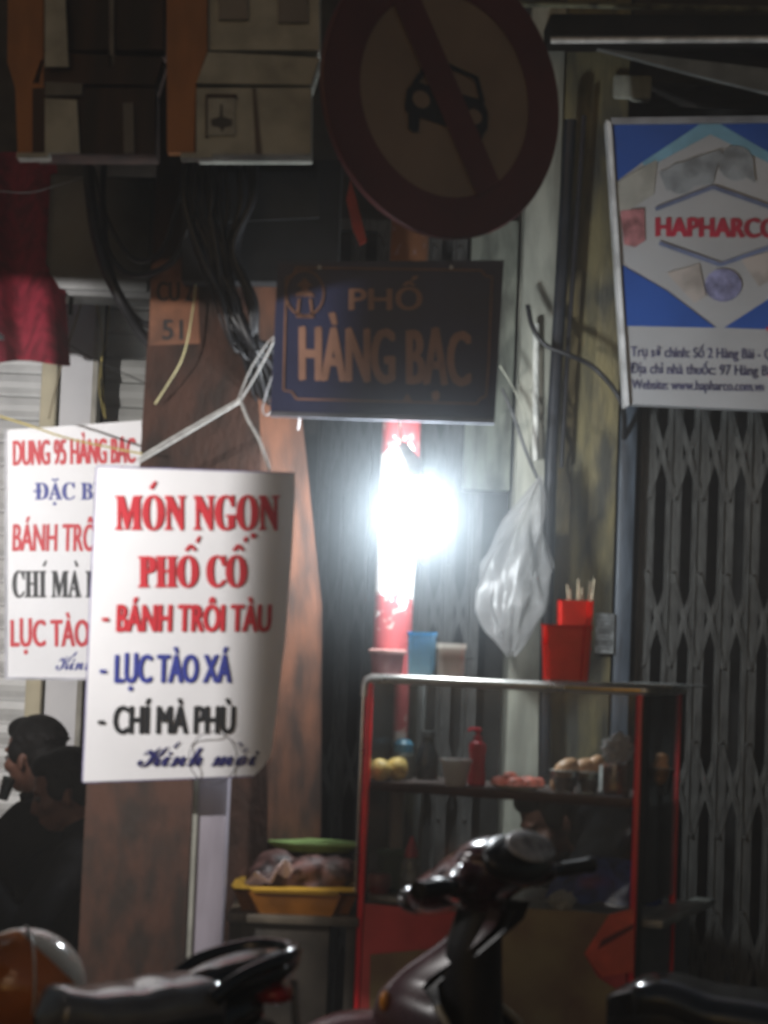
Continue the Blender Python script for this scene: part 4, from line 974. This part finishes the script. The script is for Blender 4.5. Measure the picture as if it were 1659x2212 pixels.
def person(label, head_at, yaw, J, jacket_m, trouser_m, hpitch=0.0, hyaw=0.0, curl=.7):
    """local frame: x forward, y left, z up; J holds the joints"""
    Rm = Euler((0, 0, yaw)).to_matrix()
    loc = head_at - Rm @ Vector(J['head']); base = Vector((loc.x, loc.y, .125)); dz = loc.z - .125
    t = thing('person', label, 'person', base, None, Euler((0, 0, yaw)))
    V = lambda p: Vector(p) + Vector((0, 0, dz))
    j = {k: V(v) for k, v in J.items()}
    for k in ('kneeL', 'kneeR', 'footL', 'footR'):   # feet stay on the ground
        j[k] = Vector(J[k])
    mb = MB(); H = j['head']; hr = Euler((0, hpitch, hyaw)); HM = Matrix.Translation(H) @ hr.to_matrix().to_4x4()
    def h(p): return HM @ Vector(p)
    def he(m_, c, r, e=(0, 0, 0)): m_.ell(h(c), r, (hr.to_matrix() @ Euler(e).to_matrix()).to_euler())
    he(mb, (-.012, 0, .038), (.097, .076, .088)); he(mb, (.030, 0, -.022), (.060, .060, .082)); he(mb, (.045, 0, -.082), (.040, .038, .030))
    he(mb, (.020, 0, -.060), (.062, .056, .045))
    mb.tube([h((.082, 0, .012)), h((.099, 0, -.012)), h((.108, 0, -.034)), h((.090, 0, -.042))], [.008, .011, .014, .010], 10)
    he(mb, (.080, 0, .028), (.016, .050, .011)); he(mb, (.088, 0, -.064), (.012, .024, .007)); he(mb, (.085, 0, -.075), (.012, .022, .008))
    for s in (1, -1):
        he(mb, (.050, s * .042, -.022), (.034, .026, .024)); he(mb, (-.008, s * .076, -.014), (.020, .008, .032), (0, 0, s * -.35))
    n = j['neck']
    mb.tube([h((-.02, 0, -.03)), h((-.012, 0, -.085)), n, n.lerp(j['chest'], .25)], [.058, .054, .060, .075], 14)
    # torso, limbs
    sp = [n.lerp(j['chest'], .2), j['chest'], j['chest'].lerp(j['pelvis'], .5), j['pelvis']]
    mb.tube(spline(sp, 4), [.085] * 4 + [.135] * 4 + [.125] * 4 + [.14], 16)
    for s, L in ((1, 'L'), (-1, 'R')):
        sh, el, wr = j['shoulder' + L], j['elbow' + L], j['wrist' + L]
        mb.tube([n.lerp(j['chest'], .3), sh], [.07, .062], 12)
        mb.tube([sh, sh.lerp(el, .4), el, el.lerp(wr, .35), wr], [.048, .042, .036, .036, .026], 12)
        d = (j['tip' + L] - wr)
        hand(mb, wr, d, Vector((0, 0, 1)) + Vector((.3, s * .2, 0)), curl)
        hp = j['pelvis'] + Vector((.02, s * .09, -.01)); kn, ft = j['knee' + L], j['foot' + L]
        mb.tube([hp, hp.lerp(kn, .5), kn, kn.lerp(ft, .35), ft + Vector((0, 0, .09))], [.088, .078, .058, .055, .036], 14)
        mb.tube([ft + Vector((-.04, 0, .04)), ft + Vector((.06, 0, .035)), ft + Vector((.15, 0, .028))], [.036, .036, .024], 10)
    body = mb.melt('body', M_skin, t, .0075, 4, .5, world=False)
    # hair
    mb = MB(); he(mb, (-.024, 0, .052), (.096, .083, .088)); he(mb, (-.055, 0, .0), (.064, .074, .070)); he(mb, (.030, 0, .092), (.055, .062, .042))
    for k in range(110):
        a = random.uniform(0, 6.28); b_ = random.uniform(.0, 1.2)
        d = Vector((math.cos(a) * math.cos(b_) - .25, math.sin(a) * math.cos(b_), math.sin(b_) + .15)).normalized()
        if d.x > .55 and d.z < .6: continue
        p = Vector((-.024, 0, .045)) + Vector((d.x * .095, d.y * .082, d.z * .087))
        mb.tube([h(p), h(p + d * .006 + Vector((-.014, 0, -.012)))], [.010, .003], 6)
    for s in (1, -1): he(mb, (.012, s * .072, .022), (.034, .014, .04))
    mb.melt('hair', mat('hair_black', (.006, .005, .005), .6, var=.3, spec=.15, scale=90, stretch=(1, 1, .2), bump=.4, bscale=150), t, .007, 1, .4, world=False)
    for s in (1, -1): MB().ell(h((.078, s * .031, .002)), (.011, .012, .010)).build('eye', mat('eye_dark', (.05, .04, .04), .2), t, 60, world=False)
    # jacket
    mb = MB()
    mb.tube(spline([n + (n - j['chest']) * .05, n.lerp(j['chest'], .35), j['chest'], j['chest'].lerp(j['pelvis'], .5), j['pelvis'] + Vector((0, 0, -.03))], 4), [.078] * 2 + [.10] * 4 + [.155] * 4 + [.150] * 4 + [.155] * 3, 18)
    mb.tube([h((-.03, 0, -.10)), n], [.068, .080], 16)
    for L in 'LR':
        sh, el, wr = j['shoulder' + L], j['elbow' + L], j['wrist' + L]
        mb.tube([n.lerp(j['chest'], .3), sh, sh.lerp(el, .4), el, el.lerp(wr, .5), wr.lerp(el, .04)], [.09, .080, .068, .060, .056, .042], 14)
    for v in mb.b.verts: v.co += Vector((1, 1, 1)) * .016 * noise.noise(v.co * 13)
    mb.melt('jacket', jacket_m, t, .011, 3, .5, world=False)
    mb = MB()
    for s, L in ((1, 'L'), (-1, 'R')):
        hp = j['pelvis'] + Vector((.02, s * .09, -.01)); kn, ft = j['knee' + L], j['foot' + L]
        mb.tube([hp, hp.lerp(kn, .5), kn, kn.lerp(ft, .4), ft + Vector((0, 0, .10))], [.105, .095, .076, .070, .060], 14)
        mb.ell(j['pelvis'], (.13, .16, .11))
        sh_ = MB().tube([ft + Vector((-.06, 0, .04)), ft + Vector((.06, 0, .042)), ft + Vector((.17, 0, .034))], [.042, .044, .030], 12)
        sh_.build('shoe', M_black, t, 60, world=False)
    mb.melt('trousers', trouser_m, t, .012, 3, .5, world=False)
    return t, base
M_jk = mat('jacket_black', (.007, .007, .008), .9, var=.3, scale=20, bump=.2, spec=.08)
M_tr = mat('trousers_dark', (.009, .010, .013), .85, var=.3, scale=20, spec=.1)
SIT = dict(head=(.16, 0, 1.02), neck=(.10, 0, .86), chest=(.06, 0, .70), pelvis=(-.02, 0, .34), shoulderL=(.09, .19, .81), shoulderR=(.09, -.19, .81),
           elbowL=(.22, .25, .56), elbowR=(.22, -.25, .56), wristL=(.40, .15, .62), wristR=(.40, -.15, .62), tipL=(.48, .11, .66), tipR=(.48, -.11, .66),
           kneeL=(.42, .13, .44), kneeR=(.42, -.13, .44), footL=(.40, .14, 0), footR=(.40, -.14, 0))
A = dict(SIT); A.update(elbowL=(.24, .24, .66), wristL=(.36, .12, .86), tipL=(.36, .06, .93))
pA, bA = person('black-haired person in dark jacket at the left edge, turned away under the left menu board', P(72, 1636, 6.74), R(168), A, M_jk, M_tr, .10, R(-18))
B = dict(SIT); B.update(wristL=(.36, .20, .74), tipL=(.42, .17, .80), elbowL=(.26, .27, .56), head=(.18, 0, 1.0))
pB, bB = person('person in dark clothes seen in profile, bent forward beside the front menu board', P(140, 1712, 6.40), R(178), B, M_jk, M_tr, .30, R(6))
for base, yaw, lab in ((bA, R(168), 'low dark stool under the person at the left edge'), (bB, R(178), 'low dark stool under the person in profile')):
    zs = .30
    q = Vector((base.x, base.y, .125)); tz = .34
    st = thing('stool', lab, 'stool', q, 'low plastic stools')
    MB().box(q + Vector((0, 0, .245)), (.28, .26, .02), bev=.008).build('seat', mat('stool_blue', (.02, .03, .07), .5), st)
    for sx in (-.11, .11):
        for sy in (-.10, .10): MB().box(q + Vector((sx, sy, .118)), (.025, .025, .234), bev=.003).build('leg', mat('stool_blue', (.02, .03, .07), .5), st)
q = P(14, 1700, 6.5)
one('drinking_glass', 'small shiny glass held up at the left edge in front of the turned-away person', 'glass', MB().lathe(q, [(.016, -.04), (.021, .03), (.019, .03), (.014, -.036)], 20, Vector((.25, -.1, .9))), glass('shiny_glass', (.5, .55, .55), 1.2, .05))
VJ = dict(SIT); VJ.update(head=(.36, 0, .78), neck=(.24, 0, .80), chest=(.17, 0, .70), pelvis=(.06, 0, .34), shoulderL=(.20, .18, .78), shoulderR=(.20, -.18, .78), elbowL=(.36, .22, .54), elbowR=(.36, -.22, .54),
                         wristL=(.54, .14, .56), wristR=(.54, -.14, .56), tipL=(.62, .10, .57), tipR=(.62, -.10, .57))
pV, bV = person('vendor in black jacket stooping behind the glass of the food cabinet', P(1192, 1772, 6.42), R(186), VJ, M_jk, M_tr, .55, R(12))
st = thing('stool', 'low dark stool under the stooping vendor behind the cabinet', 'stool', Vector((bV.x - .06, bV.y, .125)), 'low plastic stools')
for nm, c, s in (('seat', (0, 0, .235), (.28, .26, .02)), ('leg', (-.11, -.1, .113), (.025, .025, .224)), ('leg', (.11, -.1, .113), (.025, .025, .224)), ('leg', (-.11, .1, .113), (.025, .025, .224)), ('leg', (.11, .1, .113), (.025, .025, .224))):
    MB().box(Vector((bV.x - .06, bV.y, .125)) + Vector(c), s, bev=.003).build(nm, mat('stool_blue', (.02, .03, .07), .5), st)

# ------------------------------------------------------------------ motor scooters
M_seat = mat('seat_leather', (.018, .018, .020), .14, var=.2, scale=30, bump=.04, bscale=220, spec=.9, coat=.5)
M_bk = mat('black_plastic', (.009, .009, .010), .35, var=.2, scale=20)
M_blk_gloss = mat('black_gloss', (.007, .007, .008), .12, var=.1, coat=.6)
def lerp_tab(tab, x):
    for (a, va), (b, vb) in zip(tab, tab[1:]):
        if x <= b: f = (x - a) / (b - a); f = max(0, min(1, f)); f = f * f * (3 - 2 * f) if False else f; return va + (vb - va) * f
    return tab[-1][1]
def scooter(label, loc, yaw, paint, steer, seat, tail_x, rack, lean=0.0, rear=-.58, stay=False, seat_m=None):
    t = thing('motor_scooter', label, 'scooter', loc, 'scooters parked in front of the stall', Euler((lean, 0, yaw)))
    K = dict(parent=t, world=False)
    A0 = Vector((.40, 0, .95)); ax = Vector((-.34, 0, .94)).normalized()
    SM = Matrix.Translation(A0) @ Matrix.Rotation(steer, 4, ax) @ Matrix.Translation(-A0)
    def st(mb): bmesh.ops.transform(mb.b, matrix=SM, verts=mb.b.verts); return mb
    def wheel(cx, r, w_, steered):
        f = st if steered else (lambda m: m)
        def tf(u, v):
            a, b = u * 6.2832, v * 6.2832
            rr = r - w_ / 2 + math.cos(b) * w_ / 2
            return Vector((cx + rr * math.cos(a), math.sin(b) * w_ / 2, r + rr * math.sin(a)))
        wl = f(MB().lathe(Vector((cx, -.03, r)), [(.05, 0), (.06, .01), (.06, .05), (.05, .06)], 24, Vector((0, 1, 0)))).build('wheel', M_alu, **K)
        link('tyre', f(MB().grid(tf, 48, 14)).mesh('tyre', 60), M_black, wl, False)
        rm = MB()
        for k in range(5):
            a = k * 1.2566; rm.tube([Vector((cx + .04 * math.cos(a), 0, r + .04 * math.sin(a))), Vector((cx + (r - w_ * .9) * math.cos(a), 0, r + (r - w_ * .9) * math.sin(a)))], [.02, .014], 8)
        rm.lathe(Vector((cx, -.035, r)), [(r - w_ * .95, 0), (r - w_ * .75, 0), (r - w_ * .75, .07), (r - w_ * .95, .07)], 40, Vector((0, 1, 0)))
        link('rim', f(rm).mesh('rim', 40), M_alu, wl, False)
    wheel(.66, .27, .085, True); wheel(rear, .265, .095, False)
    # front fender
    def fen(u, v):
        a = R(8) + u * R(150); s = (v - .5) * 2; r = .365 - .045 * s * s
        return Vector((.66 + r * math.cos(a), s * .075, .27 + r * math.sin(a) + .05))
    st(MB().grid(fen, 30, 10, .004)).build('front_fender', paint, **K)
    for s in (1, -1): st(MB().tube([Vector((.66, s * .08, .27)), Vector((.52, s * .08, .62))], [.02, .022], 10)).build('fork', M_bk, **K)
    # front cover and leg shield
    xt = [(.28, .42), (.45, .54), (.60, .65), (.68, .665), (.74, .645), (.80, .585), (.86, .505), (.92, .44), (.96, .425)]
    wfn = lambda z: max(.062, .235 * math.sqrt(max(0, 1 - ((z - .48) / .305) ** 2)))
    def shell(dx, kk=.28):
        def f(u, v):
            z = .28 + v * .68; s = (u - .5) * 2; wd = wfn(z)
            drop = 0
            return Vector((lerp_tab(xt, z) - kk * min(1, wd / .2) * abs(s) ** 1.7 + dx, s * wd, z - drop))
        return f
    MB().grid(shell(0), 32, 40, .004).build('front_cover', paint, 60 and t, 60, False)
    MB().grid(shell(-.045, .235), 28, 34, .004).build('leg_shield', M_bk, t, 60, False)
    g = shell(-.012)
    for e in (lambda k: g(0, k), lambda k: g(1, k)):
        MB().tube([e(i / 60) for i in range(42)], .009, 8).build('edge_trim', mat('trim_cream', (.34, .29, .20), .35, var=.1), t, 60, False)
    MB().tube([Vector((.385, 0, 1.0)), Vector((.41, 0, .92)), Vector((.43, 0, .80)), Vector((.42, 0, .6))], [.05, .055, .075, .07], 16).build('steering_neck', M_bk, t, 60, False)
    g2 = shell(.004)
    p = g2(.30, .66)
    MB().ell(p, (.012, .016, .024)).build('turn_signal', mat('amber', (.62, .22, .01), .15, spec=.9), t, 60, False)
    MB().ell(g2(.70, .66), (.012, .016, .024)).build('turn_signal', mat('amber', (.62, .22, .01), .15, spec=.9), t, 60, False)
    # handlebar cowl with headlight, dashboard, grips
    mb = MB()
    mb.ell(Vector((.40, 0, 1.025)), (.12, .13, .066), Euler((0, .25, 0)), 28, 16); mb.ell(Vector((.490, 0, .985)), (.10, .11, .052), Euler((0, .5, 0)), 24, 14)
    mb.ell(Vector((.37, 0, 1.075)), (.085, .115, .038), Euler((0, .1, 0)), 24, 14)
    for s in (1, -1): mb.tube([Vector((.40, s * .08, 1.015)), Vector((.37, s * .18, 1.018)), Vector((.345, s * .225, 1.02))], [.045, .032, .024], 14)
    mb.tube([Vector((.40, 0, 1.0)), Vector((.405, 0, .94))], [.07, .055], 16)
    st(mb).melt('handlebar_cowl', paint, t, .008, 5, .5, world=False)
    mb = MB().ell(Vector((.318, 0, 1.065)), (.040, .128, .066), Euler((0, .80, 0)), 28, 14)
    st(mb).build('dashboard_hood', M_bk, t, 60, False)
    mb = MB().ell(Vector((.283, 0, 1.098)), (.012, .098, .046), Euler((0, .80, 0)), 28, 12)
    st(mb).build('dashboard', mat('dash_lens', (.42, .40, .40), .22, var=.25, scale=30), t, 60, False)
    mb = MB().ell(Vector((.570, 0, .950)), (.026, .080, .036), Euler((0, .5, 0)), 24, 12)
    st(mb).build('headlight', mat('lamp_lens', (.05, .05, .055), .10, var=.05, spec=.9), t, 60, False)
    for s in (1, -1):
        d = Vector((-.10, s * 1, .03)).normalized(); a = Vector((.35, s * .215, 1.02))
        st(MB().tube([a, a + d * .05], .015, 12)).build('switch_housing', M_bk, t, 60, False)
        prof = []
        for k in range(13):
            prof += [(.0175, .05 + k * .009), (.0155, .05 + k * .009 + .006)]
        prof += [(.020, .168), (.020, .176), (.012, .178)]
        st(MB().lathe(a, prof, 18, d)).build('grip', M_black, t, 30, False)
        lv = [a + Vector((.035, s * .01, -.005)), a + Vector((.055, s * .06, -.008)), a + Vector((.035, s * .13, -.006)), a + Vector((.030, s * .165, -.006))]
        st(MB().tube(spline(lv, 4), .0055, 8)).build('brake_lever', M_chrome if s > 0 else M_bk, t, 60, False)
        st(MB().box(a + Vector((.02, s * .02, .0)), (.045, .05, .035), None, .01)).build('brake_reservoir', M_bk, t, 40, False)
    # frame, body and seat
    mb = MB()
    mb.tube([Vector((.40, 0, .42)), Vector((.2, 0, .34)), Vector((-.1, 0, .36))], [.12, .13, .14], 16)
    mb.tube([Vector((.02, 0, .42)), Vector((-.05, 0, .62)), Vector((-.30, 0, .66)), Vector((tail_x + .12, 0, .70)), Vector((tail_x, 0, .735))], [.12, .125, .12, .085, .035], 18)
    mb.ell(Vector((-.38, 0, .50)), (.30, .14, .14), Euler((0, .12, 0)))
    mb.melt('body', paint, t, .014, 6, .5, world=False)
    def sf(u, v):
        x = seat[0][0] + (seat[-1][0] - seat[0][0]) * v
        i = v * (len(seat) - 1); k = min(int(i), len(seat) - 2); f = i - k; f2 = f * f * (3 - 2 * f)
        x = seat[k][0] + (seat[k + 1][0] - seat[k][0]) * f; z = seat[k][1] + (seat[k + 1][1] - seat[k][1]) * f2; wd = seat[k][2] + (seat[k + 1][2] - seat[k][2]) * f2
        a = u * 6.2832; ca, sa = math.cos(a), math.sin(a); e = .62
        sg = lambda q_: math.copysign(abs(q_) ** e, q_)
        end = min(1, math.sin(math.pi * min(max(v, .002), .998)) * 3.2) ** .5
        return Vector((x, sg(ca) * wd * end, z - .055 + sg(sa) * .055 * (.35 + .65 * end)))
    MB().grid(sf, 40, 60).build('seat', seat_m or M_seat, t, 60, False)
    MB().grid(lambda u, v: (lambda p: Vector((p.x, p.y * 1.03, p.z - .038)))(sf(u, v)), 32, 40).build('seat_base', M_bk, t, 60, False)
    # rear: grab rail, lamp, mudguard, stand
    mb = MB()
    rz_ = rack
    mb.tube(spline([Vector((seat[-1][0] + .06, .115, rz_ - .075)), Vector((seat[-1][0] - .01, .115, rz_ - .03)), Vector((tail_x - .02, .085, rz_)), Vector((tail_x - .07, 0, rz_ + .004)), Vector((tail_x - .02, -.085, rz_)), Vector((seat[-1][0] - .01, -.115, rz_ - .03)), Vector((seat[-1][0] + .06, -.115, rz_ - .075))], 6), .017, 12)
    mb.build('grab_rail', M_blk_gloss, t, 60, False)
    mb = MB().ell(Vector((tail_x + .06, 0, rz_ - .05)), (.15, .10, .045), Euler((0, .25, 0)), 24, 12)
    mb.build('tail_cowl', M_blk_gloss, t, 60, False)
    tl = MB().ell(Vector((tail_x - .02, 0, rz_ - .085)), (.05, .075, .028), None, 20, 12).build('tail_light', mat('tail_red', (.35, .01, .01), .12), t, 60, False)
    if stay: MB().tube([Vector((tail_x - .05, .06, rz_ - .05)), Vector((tail_x - .065, .065, rz_ - .22)), Vector((tail_x - .05, .06, .30))], .009, 10).build('rack_stay', M_chrome, t, 60, False)
    for s in (() if stay else (1, -1)): MB().ell(Vector((tail_x - .005, s * .115, rz_ - .10)), (.035, .03, .022), None, 16, 10).build('turn_signal', mat('amber', (.62, .22, .01), .15), t, 60, False)
    MB().prism([Vector((tail_x - .01, -.06, .70)), Vector((tail_x - .01, .06, .70)), Vector((tail_x - .13, .06, .38)), Vector((tail_x - .13, -.06, .38))], (.01, 0, 0)).build('mudguard', M_bk, t, 30, False)
    MB().box(Vector((tail_x - .09, 0, .55)), (.006, .19, .14), Euler((0, .36, 0)), .002).build('number_plate', mat('plate_blank', (.5, .5, .48), .4, .2), t, 30, False)
    for s in (1, -1): MB().tube([Vector((rear, s * .10, .27)), Vector((rear + .08, s * .11, .62))], [.022, .022], 10).build('shock_absorber', M_chrome, t, 60, False)
    MB().tube([Vector((.0, -.13, .24)), Vector((-.3, -.16, .22)), Vector((rear + .16, -.17, .27)), Vector((rear - .28, -.17, .33))], [.02, .022, .05, .048], 14).build('exhaust', M_alu, t, 60, False)
    MB().tube([Vector((.05, .12, .30)), Vector((.0, .24, .015))], .011, 8).build('side_stand', M_bk, t, 60, False)
    return t
M_plum = mat('plum_paint', (.042, .010, .013), .24, var=.1, coat=.7, spec=.6)
th = R(20); fw = Vector((-math.cos(th), math.sin(th), 0))
hd = P(1066, 1946, 4.78); loc = Vector((hd.x, hd.y, 0)) - fw * .40; loc.z = hd.z - .95
loc.z = -.02
SEAT1 = [(.11, .81, .055), (-.02, .835, .085), (-.15, .815, .11), (-.30, .81, .12), (-.46, .84, .13), (-.60, .875, .13), (-.70, .88, .10)]
scooter('dark plum scooter in the middle foreground with its handlebars turned, before the cabinet', loc, math.atan2(fw.y, fw.x), M_plum, R(-14), SEAT1, -.78, .90, R(-5))
th = R(-28); fw = Vector((-math.cos(th), math.sin(th), 0))
ns = P(112, 2120, 4.25); loc = Vector((ns.x - .03, ns.y, 0)) - fw * .04
SEAT2 = [(.04, .755, .075), (-.01, .785, .09), (-.08, .778, .105), (-.16, .782, .115), (-.24, .795, .12), (-.32, .80, .11), (-.36, .79, .09)]
scooter('black scooter at the lower left whose shiny grey seat and tail rail point right', loc, math.atan2(fw.y, fw.x), M_blk_gloss, R(10), SEAT2, -.46, .84, 0.0, -.40, True, mat('seat_grey', (.13, .135, .15), .16, var=.1, coat=1.0, bump=.03, bscale=200))
# helmet hooked on the left scooter
hc = P(52, 2128, 4.52)
hm = thing('helmet', 'round orange and white helmet hooked beside the left scooter seat', 'helmet', hc, None, Euler((0, 0, R(200))))
def hel(u, v):
    a = u * 6.2832; b = R(-38) + v * R(128)
    return Vector((.128 * math.cos(a) * math.cos(b) * 1.04, .118 * math.sin(a) * math.cos(b), .122 * math.sin(b)))
hl = MB().grid(hel, 48, 24, .004).mesh('shell', 60)
def two_tone():
    m = mat('helmet_shell', (.60, .17, .03), .12, var=.05, coat=.8)
    t = m.node_tree; b = t.nodes['Principled BSDF']; old = b.inputs['Base Color'].links[0].from_socket
    tc = t.nodes.new('ShaderNodeTexCoord'); sx = t.nodes.new('ShaderNodeSeparateXYZ'); t.links.new(tc.outputs['Object'], sx.inputs[0])
    a = t.nodes.new('ShaderNodeMath'); a.operation = 'MULTIPLY_ADD'; a.inputs[1].default_value = -.9; t.links.new(sx.outputs[0], a.inputs[0]); t.links.new(sx.outputs[2], a.inputs[2])
    g = t.nodes.new('ShaderNodeMath'); g.operation = 'GREATER_THAN'; g.inputs[1].default_value = .10; t.links.new(a.outputs[0], g.inputs[0])
    mx = t.nodes.new('ShaderNodeMixRGB'); mx.inputs[2].default_value = (.46, .42, .37, 1)
    t.links.new(g.outputs[0], mx.inputs[0]); t.links.new(old, mx.inputs[1]); t.links.new(mx.outputs[0], b.inputs['Base Color'])
    return m
link('shell', hl, two_tone(), hm, False)
MB().tube([hel(i / 40, 0) for i in range(41)], .005, 8).build('rim', M_bk, hm, 60, False)
MB().tube([Vector((.05, .112, -.07)), Vector((.02, .05, -.15)), Vector((.02, -.05, -.15)), Vector((.05, -.112, -.07))], .004, 6).build('chin_strap', M_black, hm, 60, False)
MB().tube([Vector((-.0, .119 * math.cos(a), .124 * math.sin(a))) for a in [R(-20 + i * 11) for i in range(21)]], .0028, 6).build('seam', mat('seam_pale', (.6, .55, .5), .3), hm, 60, False)

# ------------------------------------------------------------------ added cloud that imitates lens glow round the bulb
hz = bpy.data.materials.new('steam'); hz.use_nodes = True
t = hz.node_tree; t.nodes.remove(t.nodes['Principled BSDF']); L = t.links.new
tc = t.nodes.new('ShaderNodeTexCoord'); gr = t.nodes.new('ShaderNodeTexGradient'); gr.gradient_type = 'QUADRATIC_SPHERE'
L(tc.outputs['Object'], gr.inputs[0])
mu = t.nodes.new('ShaderNodeMath'); mu.operation = 'MULTIPLY'; mu.inputs[1].default_value = .50; L(gr.outputs['Fac'], mu.inputs[0])
pvol = t.nodes.new('ShaderNodeVolumePrincipled'); pvol.inputs['Color'].default_value = (.80, .91, 1, 1); pvol.inputs['Anisotropy'].default_value = .1
L(mu.outputs[0], pvol.inputs['Density']); L(pvol.outputs[0], t.nodes['Material Output'].inputs['Volume'])
hz.cycles.volume_step_rate = .6
so = bpy.data.objects.new('steam', MB().ell(Vector((0, 0, 0)), (1, 1, 1), None, 32, 20).mesh('steam')); COL.objects.link(so)
so.data.materials.append(hz); so.location = bc + Vector((.02, -.02, -.03)); so.scale = (.66, .52, .66)
tag(so, 'thin cloud added around the bulb to imitate its lens glow', 'steam', kind='stuff')

# ------------------------------------------------------------------ thin haze added over the whole street to lift the dark tones
ha = bpy.data.materials.new('haze_air'); ha.use_nodes = True
t = ha.node_tree; t.nodes.remove(t.nodes['Principled BSDF'])
pv2 = t.nodes.new('ShaderNodeVolumePrincipled'); pv2.inputs['Color'].default_value = (.95, .92, .90, 1); pv2.inputs['Density'].default_value = .015
t.links.new(pv2.outputs[0], t.nodes['Material Output'].inputs['Volume'])
tag(MB().box(Vector((0, 3.0, 2.2)), (90, 98, 6.6)).build('haze', ha, None, 0), kind='stuff')
